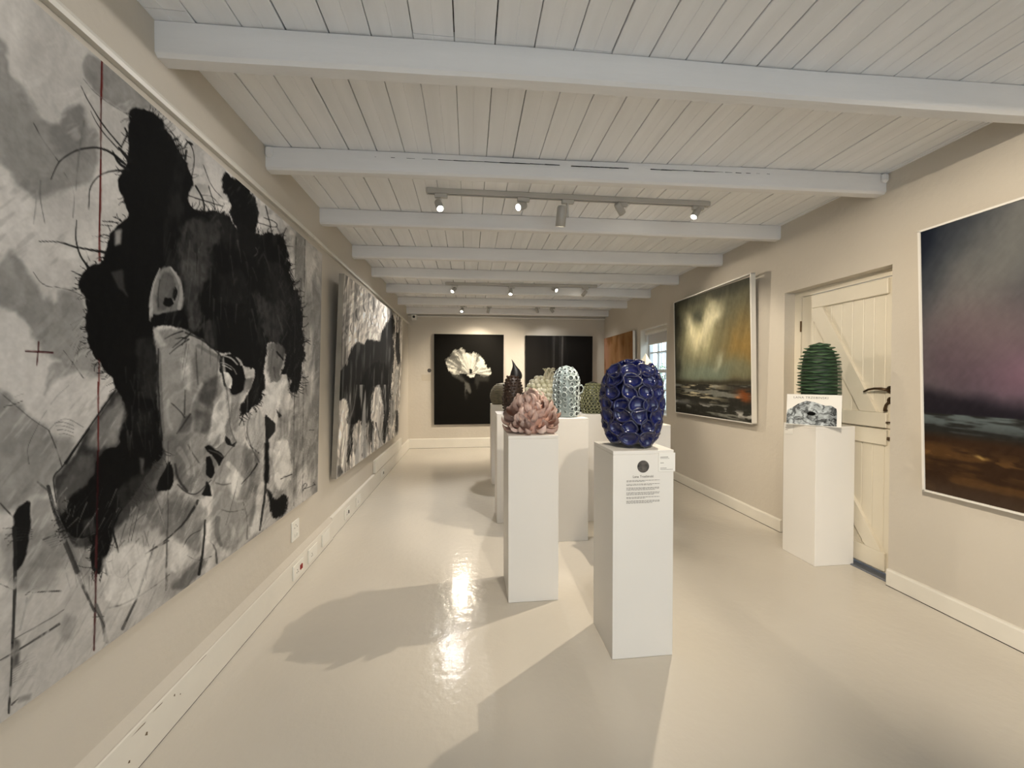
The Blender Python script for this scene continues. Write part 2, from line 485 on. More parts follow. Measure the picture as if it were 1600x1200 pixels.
# burglar bars with ring ornament outside the panes
bars = empty('window_bars', (XW + 0.13, 5.455, WZ0), 'white burglar bars with ring ornaments outside the sash window', 'window bars')
g = None
for i in range(7):
    y = -0.36 + 0.12 * i
    G().tube([(0, y, 0.02), (0, y, 1.27)], 0.007, 6).build('upright_bar', M_wfr, bars)
for z in (0.12, 0.52, 0.92, 1.2):
    G().box(-0.004, 0.004, -0.40, 0.40, z - 0.010, z + 0.010).build('cross_bar', M_wfr, bars)
for y in (-0.18, 0.06, 0.30):
    pts = [(0.0, y + 0.05 * math.cos(t), 0.60 + 0.05 * math.sin(t)) for t in np.linspace(0, 2 * math.pi, 17)]
    G().tube(pts, 0.008, 6, cap=False).build('ring_ornament', M_wfr, bars)
# roller blind
bl = empty('roller_blind', (2.80, 5.455, WZ1 - 0.03), 'white roller blind rolled up at the top of the window', 'blind')
G().tube([(0, -0.395, -0.03), (0, 0.395, -0.03)], 0.028, 16).build('roll', M_trim, bl, smooth=False)
G().cbox(-0.014, 0.034, -0.40, 0.40, -0.012, 0.018, 0.004).build('headbox', M_trim, bl)
G().box(0.024, 0.026, -0.375, 0.375, -0.20, -0.03).build('blind_fabric', mat('blind_fabric', rgb(206, 204, 204), 0.8), bl)
G().cbox(0.018, 0.032, -0.375, 0.375, -0.215, -0.198, 0.003).build('bottom_bar', M_trim, bl)
G().cbox(-0.01, 0.02, 0.383, 0.400, -0.16, -0.02, 0.003).build('chain_guide', M_trim, bl)

# greenery outside the window
M_leaf = mat('leaf_green', rgb(70, 120, 62), 0.55, col2=rgb(120, 165, 95), vscale=9)
M_bark = mat('bark', rgb(84, 66, 50), 0.9, var=0.2, vscale=20)
def shrub(loc, h, r, n, label):
    s = empty('leafy_shrub', loc, label, 'shrub')
    g = G()
    for q in range(4):
        a = q * 1.6
        g.tube([(0, 0, 0), (0.2 * r * math.cos(a), 0.2 * r * math.sin(a), h * 0.4), (0.5 * r * math.cos(a), 0.5 * r * math.sin(a), h * 0.8)], [0.04, 0.03, 0.012], 6)
    g.build('stem', M_bark, s)
    rs = np.random.RandomState(int(h * 100))
    V = []; F = []
    for q in range(n):
        d = rs.normal(size=3); d /= np.linalg.norm(d)
        rr = rs.uniform(0.4, 1.0) ** 0.5
        c = np.array([d[0] * r * rr, d[1] * r * rr, h * 0.56 + d[2] * h * 0.44 * rr])
        a = rs.normal(size=3); a /= np.linalg.norm(a)
        b = np.cross(a, rs.normal(size=3)); b /= np.linalg.norm(b)
        L, W = rs.uniform(0.05, 0.09), rs.uniform(0.02, 0.035)
        i = len(V)
        V += [c - a * L, c + b * W, c + a * L, c - b * W]
        F.append((i, i + 1, i + 2, i + 3))
    f = mk('foliage', V, F, M_leaf, s)
    f['kind'] = 'stuff'
shrub((5.4, 7.6, -0.12), 2.6, 0.8, 1500, 'tall green shrub growing outside the sash window, nearer the painting of the sea')
shrub((6.6, 12.9, -0.12), 2.0, 0.9, 900, 'green shrub growing farther off behind the window bars')

# ------------------------------------------------------------------ painter
class Noise:
    def __init__(s, seed, n=64):
        s.t = np.random.RandomState(seed).rand(n, n); s.n = n
    def __call__(s, x, y):
        xi = np.floor(x).astype(int); yi = np.floor(y).astype(int)
        fx = x - xi; fy = y - yi
        fx = fx * fx * (3 - 2 * fx); fy = fy * fy * (3 - 2 * fy)
        n = s.n; t = s.t
        a = t[xi % n, yi % n]; b = t[(xi + 1) % n, yi % n]; c = t[xi % n, (yi + 1) % n]; d = t[(xi + 1) % n, (yi + 1) % n]
        return (a * (1 - fx) + b * fx) * (1 - fy) + (c * (1 - fx) + d * fx) * fy
def fbm(nz, x, y, o=4):
    r = 0; a = 0.5; t = 0
    for i in range(o):
        r = r + a * nz(x * 2 ** i + 17 * i, y * 2 ** i + 31 * i); t += a; a *= 0.5
    return r / t
def sstep(a, b, x):
    t = np.clip((x - a) / (b - a), 0, 1); return t * t * (3 - 2 * t)

class Art:
    """a grid of vertices on a canvas; designs are laid down in photo pixels (px,py) or canvas fractions (s,t)"""
    def __init__(a, P, S, T, W, Hh, seed):
        a.P = P; a.S = S; a.T = T
        a.px, a.py = project(P)
        a.u, a.v = S * W, T * Hh
        a.n1, a.n2, a.n3 = Noise(seed), Noise(seed + 1), Noise(seed + 2)
        a.wx = (fbm(a.n1, a.u * 9, a.v * 9, 4) - 0.5) * 2
        a.wy = (fbm(a.n2, a.u * 9, a.v * 9, 4) - 0.5) * 2
        a.fine = fbm(a.n3, a.u * 45, a.v * 30, 3)
        a.wx = a.wx + 0.45 * (fbm(a.n2, a.u * 42 + 3, a.v * 34, 3) - 0.5) * 2
        a.wy = a.wy + 0.45 * (fbm(a.n3, a.u * 34, a.v * 42 + 9, 3) - 0.5) * 2
        ru, rv = a.u * 0.8 + a.v * 0.6, a.v * 0.8 - a.u * 0.6
        a.br = (fbm(a.n1, ru * 95, rv * 16, 3) - 0.5) * 2
        a.C = np.ones((len(P), 3)) * 0.8
    def mix(a, idx, col, al):
        col = np.asarray(col, float)
        if col.ndim == 0: col = np.array([col, col * 0.985, col * 0.96])
        a.C[idx] = a.C[idx] * (1 - al[:, None]) + col * al[:, None]
    def poly(a, pts, col, soft=2.0, jit=4.0, al=1.0, rag=0.0, rough=2.5):
        p = np.array(pts, float)
        small = np.ptp(p[:, 0]) * np.ptp(p[:, 1]) < 1600
        c = 0.10 if small else 0.20
        for _ in range(1 if small or len(p) >= 30 else 2):
            q = np.roll(p, -1, 0); p = np.stack([(1 - c) * p + c * q, c * p + (1 - c) * q], 1).reshape(-1, 2)
        jit = min(jit, 1.6) if small else jit * 1.25
        if small: rough = min(rough, 0.9)
        pad = soft + 2 * jit + 3 + rough
        idx = np.where((a.px > p[:, 0].min() - pad) & (a.px < p[:, 0].max() + pad) & (a.py > p[:, 1].min() - pad) & (a.py < p[:, 1].max() + pad))[0]
        if len(idx) == 0: return
        x = a.px[idx] + jit * a.wx[idx]; y = a.py[idx] + jit * a.wy[idx]
        d2 = np.full(len(idx), 1e9); ins = np.zeros(len(idx), bool)
        for i in range(len(p)):
            ax, ay = p[i]; bx, by = p[(i + 1) % len(p)]
            ex, ey = bx - ax, by - ay
            t = np.clip(((x - ax) * ex + (y - ay) * ey) / max(ex * ex + ey * ey, 1e-6), 0, 1)
            d2 = np.minimum(d2, (x - ax - t * ex) ** 2 + (y - ay - t * ey) ** 2)
            if ay != by:
                c = ((ay > y) != (by > y)) & (x < ex * (y - ay) / (by - ay) + ax)
                ins ^= c
        sd = np.sqrt(d2) * np.where(ins, -1, 1)
        m = sstep(soft, -soft, sd + rough * a.br[idx]) * al
        if rag > 0: m = m * (1 - rag * sstep(0.35, 0.75, a.fine[idx]))
        a.mix(idx, col, m)
    def stroke(a, pts, w, col, al=1.0, jit=1.0, soft=0.8, charcoal=False):
        p = np.array(pts, float)
        for _ in range(2 if len(p) > 2 else 0):
            q = np.stack([0.75 * p[:-1] + 0.25 * p[1:], 0.25 * p[:-1] + 0.75 * p[1:]], 1).reshape(-1, 2)
            p = np.concatenate([p[:1], q, p[-1:]])
        ws = np.linspace(w[0], w[1], len(p)) if hasattr(w, '__len__') else np.full(len(p), float(w))
        pad = ws.max() + soft + jit + 2
        idx = np.where((a.px > p[:, 0].min() - pad) & (a.px < p[:, 0].max() + pad) & (a.py > p[:, 1].min() - pad) & (a.py < p[:, 1].max() + pad))[0]
        if len(idx) == 0: return
        x = a.px[idx] + jit * a.wx[idx]; y = a.py[idx] + jit * a.wy[idx]
        best = np.full(len(idx), 1e9)
        for i in range(len(p) - 1):
            ax, ay = p[i]; ex, ey = p[i + 1] - p[i]
            t = np.clip(((x - ax) * ex + (y - ay) * ey) / max(ex * ex + ey * ey, 1e-6), 0, 1)
            d = np.sqrt((x - ax - t * ex) ** 2 + (y - ay - t * ey) ** 2) - (ws[i] + (ws[i + 1] - ws[i]) * t) / 2
            best = np.minimum(best, d)
        tex = 1 - 0.75 * sstep(0.48, 0.66, a.fine[idx]) if charcoal else 1.0
        a.mix(idx, col, sstep(soft, -soft, best + 0.35 * a.br[idx]) * al * tex)
    def painterly(a, amt=0.2):
        """broad dry brush marks in the mid tones and lights"""
        for k, (ca, sa, f1, f2) in enumerate(((0.94, 0.34, 26, 5), (0.5, 0.87, 34, 7), (-0.42, 0.91, 20, 5))):
            ru, rv = a.u * ca + a.v * sa, a.v * ca - a.u * sa
            n = fbm(a.n1, ru * f1 + 13 * k + 0.6 * a.wx, rv * f2 + 5 * k, 4)
            sel = sstep(0.42, 0.58, fbm(a.n2, a.u * 4.5 + 9 * k, a.v * 4.5 + 3 * k, 3))
            lum = a.C[:, 0]
            a.C = a.C * (1 + amt * sel * (sstep(0.40, 0.62, n) - 0.55) * 2 * sstep(0.10, 0.30, lum))[:, None]
    def hairs(a, pts, n, L, col, seed, w=(1.4, 0.5)):
        """short loose hairs sticking out along a line, to its left"""
        rs = np.random.RandomState(seed)
        p = np.array(pts, float)
        d = np.concatenate([[0], np.cumsum(np.hypot(*np.diff(p, axis=0).T))])
        for t in rs.uniform(0, d[-1], n):
            k = min(np.searchsorted(d, t, side='right') - 1, len(p) - 2)
            f = (t - d[k]) / max(d[k + 1] - d[k], 1e-6)
            c = p[k] * (1 - f) + p[k + 1] * f
            e = (p[k + 1] - p[k]); e = e / np.linalg.norm(e)
            nrm = np.array([e[1], -e[0]])
            l = L * rs.uniform(0.4, 1.3)
            m = c + nrm * l * 0.5 + e * l * rs.uniform(-0.3, 0.3)
            q = m + nrm * l * 0.5 + e * l * rs.uniform(-0.6, 0.6)
            a.stroke([c - nrm * 2, m, q], w, col, 0.95, 0.3, 0.6)

def canvas(name, A, B, Ct, D, ns, nt, paint, label, seed, thick=0.035, side=None, svals=None, frame=None, group=None, cat='painting'):
    """A bottom-left, B bottom-right, Ct top-right, D top-left as seen from the room"""
    A, B, Ct, D = [np.array(q, float) for q in (A, B, Ct, D)]
    sv = np.linspace(0, 1, ns + 1) if svals is None else np.asarray(svals)
    ns = len(sv) - 1
    tv = np.linspace(0, 1, nt + 1)       # 0 = top
    S, T = np.meshgrid(sv, tv, indexing='ij')
    S = S.ravel(); T = T.ravel()
    top = D[None] * (1 - S[:, None]) + Ct[None] * S[:, None]
    bot = A[None] * (1 - S[:, None]) + B[None] * S[:, None]
    P = top * (1 - T[:, None]) + bot * T[:, None]
    nrm = np.cross(B - A, D - A); nrm /= np.linalg.norm(nrm)
    W = np.linalg.norm(B - A); Hh = np.linalg.norm(D - A)
    art = Art(P, S, T, W, Hh, seed)
    paint(art)
    base = (A + B) / 2
    root = empty(name, tuple(base), label, cat, group)
    Q = P - base[None]
    n1 = nt + 1
    i, j = np.meshgrid(np.arange(ns), np.arange(nt), indexing='ij')
    a0 = (i * n1 + j).ravel()
    F = np.stack([a0, a0 + 1, a0 + n1 + 1, a0 + n1], 1).astype(np.int32)
    me = bpy.data.meshes.new('canvas')
    me.vertices.add(len(Q)); me.vertices.foreach_set('co', Q.astype(np.float32).ravel())
    me.loops.add(F.size); me.loops.foreach_set('vertex_index', F.ravel())
    me.polygons.add(len(F)); me.polygons.foreach_set('loop_start', np.arange(0, F.size, 4, dtype=np.int32))
    me.update(calc_edges=True)
    at = me.color_attributes.new('paint', 'FLOAT_COLOR', 'POINT')
    c4 = np.ones((len(Q), 4), np.float32)
    c4[:, :3] = s2l(np.clip(art.C, 0, 1))
    at.data.foreach_set('color', c4.ravel())
    me.materials.append(art_mat())
    me.validate()
    link(bpy.data.objects.new('canvas', me), root)
    # stretcher sides and back (a closed tray just behind the painted face)
    q = [v - base for v in (A, B, Ct, D)]
    r = [v - base - nrm * thick for v in (A, B, Ct, D)]
    V = q + r
    Fs = [(4, 5, 6, 7), (0, 1, 5, 4), (1, 2, 6, 5), (2, 3, 7, 6), (3, 0, 4, 7)]
    g = G().add(V, Fs)
    g.build('stretcher', side or M_frame, root)
    if frame:
        wdt, proud, m = frame
        e1 = (B - A) / W; e2 = (D - A) / Hh
        for (p, e, f, L) in ((A, e1, e2, W), (D, e1, -e2, W), (A, e2, e1, Hh), (B, e2, -e1, Hh)):
            p = p - base - e * wdt
            L2 = L + 2 * wdt
            V = []
            for sgn in (0, L2):
                for (df, dn) in ((-wdt, proud), (-0.001, proud), (-0.001, -thick - 0.003), (-wdt, -thick - 0.003)):
                    V.append(p + e * sgn + f * df + nrm * dn)
            G().add(V, [(0, 1, 2, 3), (7, 6, 5, 4), (0, 4, 5, 1), (1, 5, 6, 2), (2, 6, 7, 3), (3, 7, 4, 0)]).build('frame_side', m, root)
    return root

def Z(x0, y0, s, pts):
    return [(x0 + x / s, y0 + y / s) for x, y in pts]

# ------------------------------------------------------------------ the pictures
def paint_portrait(a):
    A_ = lambda p: Z(0, 50, 4, p)
    B_ = lambda p: Z(240, 150, 4, p)
    C_ = lambda p: Z(0, 330, 4, p)
    D_ = lambda p: Z(220, 400, 4, p)
    E_ = lambda p: Z(0, 600, 4, p)
    F_ = lambda p: Z(220, 620, 4, p)
    G_ = lambda p: Z(0, 830, 4, p)
    big = fbm(a.n1, a.u * 2.2 + 5, a.v * 2.2, 4)
    v = 0.79 + 0.06 * (big - 0.5) + 0.05 * (a.fine - 0.5)
    a.C = np.stack([v, v * 0.98, v * 0.955], 1)
    al = np.arange(len(a.px))
    # loose washes
    w = sstep(0.50, 0.62, fbm(a.n2, a.u * 2.6, a.v * 1.9 + 3, 4)) * 0.30
    a.mix(al, 0.52, w)
    right = sstep(330, 430, a.px) * sstep(0.42, 0.58, fbm(a.n3, a.u * 6, a.v * 2.2, 4)) * 0.75
    a.mix(al, 0.50, right)
    gw = lambda p, c=0.50, s=6, j=10, al=0.85: a.poly(p, c, s, j, al, 0.15)
    gw(A_([(-80, 0), (40, 40), (75, 200), (160, 330), (240, 470), (300, 560), (380, 560), (430, 470), (540, 470), (540, 600), (620, 640), (620, 800), (560, 920), (430, 1000), (330, 1010), (270, 1050), (150, 1010), (90, 960), (60, 880), (0, 830), (-80, 800)]))
    gw(A_([(300, 560), (380, 560), (430, 470), (540, 470), (530, 700), (400, 780), (300, 680)]), 0.43, 6, 8, 0.5)
    gw(A_([(560, 130), (640, 180), (820, 320), (1010, 490), (900, 480), (810, 520), (700, 450), (620, 400), (520, 270), (520, 200)]), 0.50, 3, 3)
    gw(C_([(90, 240), (140, 290), (200, 360), (250, 450), (330, 600), (380, 520), (470, 500), (540, 580), (540, 820), (600, 960), (640, 1040), (560, 1050), (470, 1030), (320, 960), (260, 900), (200, 740), (130, 640), (60, 600), (-20, 590), (-60, 500), (20, 330)]), 0.51)
    gw(C_([(310, 970), (440, 965), (480, 1030), (330, 1060), (280, 1150), (270, 1160)]), 0.46, 4, 6, 0.6)
    gw(E_([(-60, -10), (100, 130), (220, 260), (330, 330), (420, 330), (500, 360), (400, 520), (330, 600), (300, 660), (180, 740), (90, 800), (-60, 800)]), 0.50, 8, 10)
    gw(E_([(180, 760), (290, 690), (330, 850), (400, 1000), (440, 1200), (180, 1200), (170, 900)]), 0.56, 8, 12, 0.8)
    gw(E_([(380, 960), (560, 980), (560, 1200), (470, 1200)]), 0.42, 8, 12, 0.7)
    gw(E_([(700, 820), (880, 760), (1000, 800), (900, 950), (820, 960), (720, 960)]), 0.45, 6, 10, 0.7)
    gw(G_([(410, 520), (480, 540), (440, 680), (400, 690), (370, 630)]), 0.55, 6, 8, 0.8)
    gw(G_([(0, 0), (400, 0), (420, 200), (340, 380), (250, 390), (0, 330)]), 0.50, 10, 14, 0.7)
    gw(F_([(190, 1180), (300, 1040), (380, 1000), (420, 1060), (300, 1190), (230, 1215)]), 0.42, 4, 6)
    gw(F_([(430, 330), (640, 300), (760, 400), (720, 600), (680, 900), (520, 990), (440, 900), (440, 600)]), 0.53, 6, 8, 0.9)
    gw(F_([(220, 700), (380, 640), (400, 800), (380, 1000), (250, 900), (170, 880)]), 0.46, 6, 8, 0.8)
    gw(F_([(0, 690), (180, 620), (320, 620), (300, 740), (170, 880), (60, 800)]), 0.40, 8, 12, 0.8)
    a.poly(F_([(580, 440), (530, 520), (560, 600), (600, 640), (650, 520)]), 0.80, 3, 5)
    a.poly(F_([(870, 260), (940, 270), (945, 480), (880, 600), (830, 560), (800, 400)]), 0.78, 3, 5)
    a.poly(F_([(690, 780), (740, 660), (760, 840), (680, 890)]), 0.76, 3, 5)
    # dark bun, hair, neck and back
    K = 0.055
    a.poly([(180, 608), (140, 668), (99, 728), (82, 745), (86, 790), (84, 815), (100, 842), (118, 860), (146, 858), (182, 836), (222, 770), (262, 712), (252, 650), (247, 575), (195, 600)], 0.17, 4, 6, 0.95, 0.25)
    a.poly([(240, 700), (262, 700), (262, 740), (255, 770), (225, 800), (190, 815), (200, 780)], 0.25, 6, 8, 0.8, 0.3)
    a.poly([(201, 174), (210, 166), (230, 170), (255, 186), (272, 215), (287, 250), (300, 282), (296, 300), (297, 325), (315, 332), (345, 329),
            (362, 342), (375, 362), (390, 365), (402, 362), (430, 365), (447, 382), (452, 412), (462, 445), (470, 482), (475, 540), (472, 585),
            (465, 607), (450, 617), (452, 587), (437, 582), (445, 560), (437, 537), (417, 532), (416, 575), (412, 612), (400, 637), (375, 655),
            (380, 632), (395, 607), (397, 580), (380, 572), (370, 560), (340, 550), (320, 532), (295, 520), (282, 512), (240, 507), (245, 540),
            (247, 575), (247, 650), (252, 687), (257, 705), (240, 725), (220, 760), (190, 800), (182, 825), (172, 850), (160, 895), (140, 887),
            (145, 845), (107, 840), (87, 812), (105, 795), (107, 775), (140, 750), (155, 707), (190, 695), (187, 667), (195, 625), (178, 612),
            (175, 592), (150, 565), (140, 545), (132, 505), (137, 475), (122, 445), (135, 420), (160, 410), (162, 390), (170, 360), (190, 342),
            (200, 335), (197, 325), (187, 287), (190, 265), (200, 247), (202, 225), (200, 200)], K, 1.5, 5)
    a.poly(B_([(455, 455), (560, 540), (630, 620), (650, 740), (640, 870), (560, 860), (490, 760), (440, 640), (425, 540)]), K, 2, 6)
    a.poly(B_([(520, 780), (640, 850), (640, 1000), (520, 1000)]), K + 0.02, 2, 3)
    a.poly(C_([(715, 120), (760, 110), (755, 200), (715, 215)]), 0.68, 3, 4, 0.8)
    a.poly(C_([(690, 380), (765, 360), (775, 470), (800, 540), (740, 480)]), 0.24, 3, 5, 0.8)
    # grey modelling inside the hair
    hz = sstep(0.52, 0.75, fbm(a.n1, a.u * 14, a.v * 7, 4)) * 0.35
    inside = (a.C[:, 0] < 0.10) & (a.px > 255) & (a.py < 640)
    a.mix(np.where(inside)[0], 0.24, hz[inside])
    g2 = lambda p, c, s=5, j=8, al=0.8, rag=0.4: a.poly(p, c, s, j, al, rag)
    g2(B_([(150, 830), (200, 790), (320, 770), (420, 800), (450, 870), (390, 930), (340, 930), (370, 1050), (350, 1150), (250, 1200), (150, 1150), (130, 1000)]), 0.27)
    g2(D_([(220, 30), (400, 40), (420, 140), (350, 250), (400, 400), (370, 470), (300, 450), (270, 250), (240, 120)]), 0.31)
    g2(D_([(725, 200), (800, 280), (890, 300), (880, 520), (800, 540), (760, 420)]), 0.25)
    g2(D_([(380, 430), (440, 385), (465, 570), (400, 530)]), 0.24, 2, 3)
    g2(D_([(780, 30), (900, 60), (960, 300), (900, 330), (820, 250)]), 0.15)
    g2(D_([(500, 100), (640, 80), (700, 250), (560, 330), (480, 300)]), 0.12)
    g2(E_([(820, 180), (960, 150), (960, 300), (850, 320)]), 0.12)
    g2(C_([(860, 780), (960, 760), (1000, 900), (990, 1150), (860, 1150), (820, 980)]), 0.17)
    # ear
    a.poly(D_([(130, 70), (180, 62), (240, 130), (268, 220), (262, 345), (200, 352), (60, 372), (48, 290), (70, 180)]), 0.50, 2, 2)
    a.poly(D_([(140, 90), (195, 110), (222, 200), (205, 290), (150, 340), (95, 350), (92, 220)]), 0.36, 3, 3)
    a.poly(D_([(150, 262), (190, 265), (205, 300), (180, 318), (140, 300)]), K, 2, 2)
    a.poly(D_([(205, 200), (228, 215), (220, 270), (198, 265)]), K, 2, 2)
    a.stroke(D_([(185, 72), (235, 140), (258, 230), (240, 330)]), (3, 6), 0.66)
    a.stroke(D_([(120, 80), (75, 180), (62, 280), (66, 400)]), (2, 6), 0.62)
    a.poly(D_([(60, 375), (270, 352), (305, 460), (200, 450), (60, 425)]), K, 2, 4)
    # face in profile
    a.poly([(240, 510), (247, 517), (282, 513), (320, 532), (340, 552), (352, 575), (356, 600), (370, 612), (364, 650), (360, 680), (371, 694), (352, 708), (350, 720), (345, 735), (330, 742),
            (322, 760), (318, 775), (300, 772), (275, 755), (268, 720), (255, 690), (247, 660), (248, 575)], 0.54, 3.5, 4)
    g2(D_([(110, 580), (240, 560), (260, 700), (290, 850), (270, 1000), (130, 1100), (110, 800)]), 0.60, 6, 8, 0.7, 0.2)
    a.poly(D_([(80, 440), (110, 470), (160, 560), (120, 570), (90, 520)]), 0.70, 3, 3)
    a.poly(D_([(245, 640), (290, 600), (330, 740), (315, 850), (280, 830), (260, 760)]), 0.72, 4, 6, 0.9)
    a.poly(D_([(500, 660), (525, 740), (545, 880), (550, 1000), (500, 1130), (440, 1190), (420, 1120), (440, 960), (520, 870), (500, 760)]), 0.76, 3, 5)
    g2(D_([(390, 790), (480, 740), (480, 860), (430, 950), (360, 900)]), 0.30, 4, 5, 0.9, 0.2)
    g2(D_([(340, 960), (430, 980), (430, 1110), (330, 1100)]), 0.32, 4, 6, 0.8, 0.3)
    g2(D_([(270, 1000), (320, 1000), (310, 1100), (230, 1110)]), 0.30, 3, 5, 0.8, 0.2)
    g2(D_([(570, 880), (640, 830), (690, 820), (620, 960), (600, 1120), (560, 1060)]), 0.50, 3, 4, 0.9, 0.1)
    # eye
    a.poly(D_([(488, 640), (560, 606), (618, 660), (652, 720), (670, 820), (600, 885), (540, 850), (508, 760)]), K, 1, 1.5)
    a.poly(D_([(516, 722), (545, 728), (574, 768), (566, 832), (538, 818)]), 0.90, 0.6, 0.6)
    a.stroke(D_([(500, 668), (540, 676), (585, 705), (600, 740)]), 1.6, 0.5)
    a.stroke(D_([(545, 846), (580, 880), (640, 850)]), 1.4, 0.45)
    a.stroke(D_([(520, 625), (570, 640), (605, 680)]), 2.5, 0.66)
    a.stroke(D_([(510, 682), (535, 690), (570, 712)]), 1.2, 0.8)
    a.poly(D_([(640, 690), (665, 718), (710, 710), (700, 760), (655, 770)]), 0.80, 1, 2)
    a.poly(D_([(655, 770), (705, 760), (690, 830), (640, 860)]), 0.48, 2, 2)
    # second, hidden profile
    a.poly(D_([(790, 540), (880, 545), (900, 640), (870, 700), (880, 790), (800, 790)]), 0.45, 2, 3)
    a.poly(D_([(800, 795), (935, 755), (910, 890), (830, 960), (745, 955), (780, 860)]), 0.80, 1.5, 3)
    a.poly(D_([(690, 980), (745, 955), (785, 1010), (775, 1200), (700, 1270), (650, 1100)]), 0.68, 2, 3)
    a.poly(D_([(850, 530), (900, 580), (895, 650), (860, 610)]), 0.32, 2, 3)
    a.poly(D_([(778, 985), (840, 1050), (838, 1100), (795, 1150), (780, 1130), (795, 1060)]), 0.14, 1, 2)
    a.poly(D_([(845, 955), (880, 1000), (862, 1015)]), 0.10, 1, 1)
    a.stroke(D_([(850, 600), (890, 650)]), 2.5, 0.08)
    a.stroke(D_([(615, 1060), (650, 970)]), (1, 3), 0.06)
    # nose, lips, chin
    a.poly(F_([(508, 228), (550, 260), (570, 300), (595, 285), (585, 315), (535, 300)]), 0.10, 1, 2)
    a.poly(F_([(398, 312), (430, 298), (500, 350), (522, 380), (495, 435), (455, 375)]), K, 1, 2)
    a.poly(F_([(410, 380), (440, 372), (465, 470), (440, 512), (408, 490)]), K, 1, 2)
    a.poly(F_([(412, 525), (435, 560), (442, 620), (372, 612)]), 0.08, 1, 2)
    a.poly(F_([(180, 380), (202, 450), (205, 575), (85, 605), (130, 500)]), K, 1.5, 3)
    g2(F_([(200, 350), (300, 290), (330, 450), (340, 580), (280, 600), (220, 540), (200, 450)]), 0.43, 3, 4, 0.9, 0.2)
    g2(F_([(130, 240), (300, 230), (300, 300), (200, 350), (160, 340)]), 0.40, 4, 6, 0.8, 0.3)
    a.poly(F_([(310, 600), (400, 520), (405, 560), (370, 615)]), 0.62, 1.5, 2)
    a.poly(F_([(640, 310), (730, 350), (740, 390), (700, 460), (660, 500), (640, 400)]), 0.46, 3, 3)
    # highlight on the shoulder
    g2(E_([(650, 180), (775, 110), (765, 260), (745, 360), (640, 410), (540, 380), (600, 250)]), 0.50, 7, 8, 0.85, 0.35)
    a.poly(E_([(720, 180), (772, 130), (760, 280), (740, 370), (660, 400), (690, 280)]), 0.62, 5, 6, 0.6, 0.3)
    g2(E_([(500, 400), (600, 450), (540, 600), (430, 690), (370, 740), (360, 620), (400, 520)]), 0.33, 6, 10, 0.8, 0.5)
    g2(E_([(870, 460), (900, 470), (895, 560), (880, 560)]), 0.40, 3, 3)
    g2(E_([(920, 630), (975, 595), (970, 680), (920, 690)]), 0.45, 2, 3)
    g2(E_([(520, 860), (590, 830), (600, 930), (520, 960)]), 0.25, 4, 6)
    g2(E_([(760, 640), (960, 500), (990, 700), (800, 790), (720, 790)]), 0.22, 6, 8, 0.6)
    # temple hatching, modelling of the cheek, nose and chin
    for (p0, p1, c_) in (((180, 612), (300, 520), 0.10), ((200, 575), (290, 500), 0.12), ((150, 520), (260, 470), 0.14), ((215, 520), (285, 515), 0.10), ((255, 560), (320, 470), 0.14)):
        a.stroke(D_([p0, ((p0[0] + p1[0]) / 2, (p0[1] + p1[1]) / 2 - 8), p1]), (0.8, 2.4), c_)
    for (pts, w_, c_, al_) in (
        ([(265, 650), (300, 720), (300, 830)], (8, 4), 0.80, 0.6), ([(330, 560), (350, 680), (355, 800)], (3, 5), 0.46, 0.5),
        ([(515, 640), (530, 760), (560, 880), (545, 1000)], (3, 7), 0.82, 0.7), ([(480, 1000), (520, 1080), (510, 1150)], (5, 8), 0.84, 0.7),
        ([(440, 930), (420, 1030), (390, 1100)], (10, 6), 0.36, 0.6), ([(380, 800), (330, 900), (310, 980)], (5, 2), 0.70, 0.6),
        ([(360, 560), (430, 600), (500, 640)], (6, 4), 0.36, 0.6), ([(120, 600), (125, 800), (135, 1100)], (3, 6), 0.30, 0.5),
        ([(170, 900), (160, 1000), (190, 1080)], (4, 5), 0.70, 0.5), ([(190, 920), (250, 970), (275, 1010)], (0.8, 1.4), 0.12, 1),
        ([(280, 840), (275, 990)], (1, 2), 0.16, 0.9), ([(310, 990), (225, 1110)], (2, 1), 0.14, 0.9), ([(345, 560), (350, 700), (358, 800)], (0.8, 1.0), 0.2, 0.8)):
        a.stroke(D_(pts), w_, c_, al_, 1.5, 1.6)
    for (pts, w_, c_, al_) in (
        ([(240, 330), (290, 400), (300, 480)], (10, 5), 0.64, 0.55), ([(215, 420), (230, 520), (290, 590)], (3, 4), 0.16, 0.8),
        ([(350, 400), (380, 470), (400, 520)], (4, 3), 0.62, 0.6), ([(520, 240), (500, 290), (470, 320)], (5, 3), 0.82, 0.8),
        ([(430, 330), (470, 345), (510, 375)], (1.5, 2.5), 0.36, 0.8), ([(445, 380), (470, 430)], (3, 2), 0.5, 0.8),
        ([(470, 540), (520, 555), (560, 545)], (1.2, 1.8), 0.3, 0.9), ([(300, 300), (330, 360), (365, 410)], (1, 1.6), 0.2, 0.8),
        ([(550, 420), (600, 480), (590, 560)], (8, 5), 0.82, 0.6), ([(560, 620), (600, 660), (640, 650)], (5, 4), 0.72, 0.6),
        ([(700, 480), (690, 560), (650, 650)], (8, 5), 0.40, 0.6), ([(720, 560), (700, 700), (690, 800)], (5, 6), 0.42, 0.6),
        ([(480, 760), (470, 850), (500, 930)], (8, 6), 0.36, 0.6), ([(560, 800), (600, 880), (570, 960)], (6, 9), 0.68, 0.6)):
        a.stroke(F_(pts), w_, c_, al_, 1.5, 1.6)
    # soft strands over the hair
    rs_ = np.random.RandomState(77)
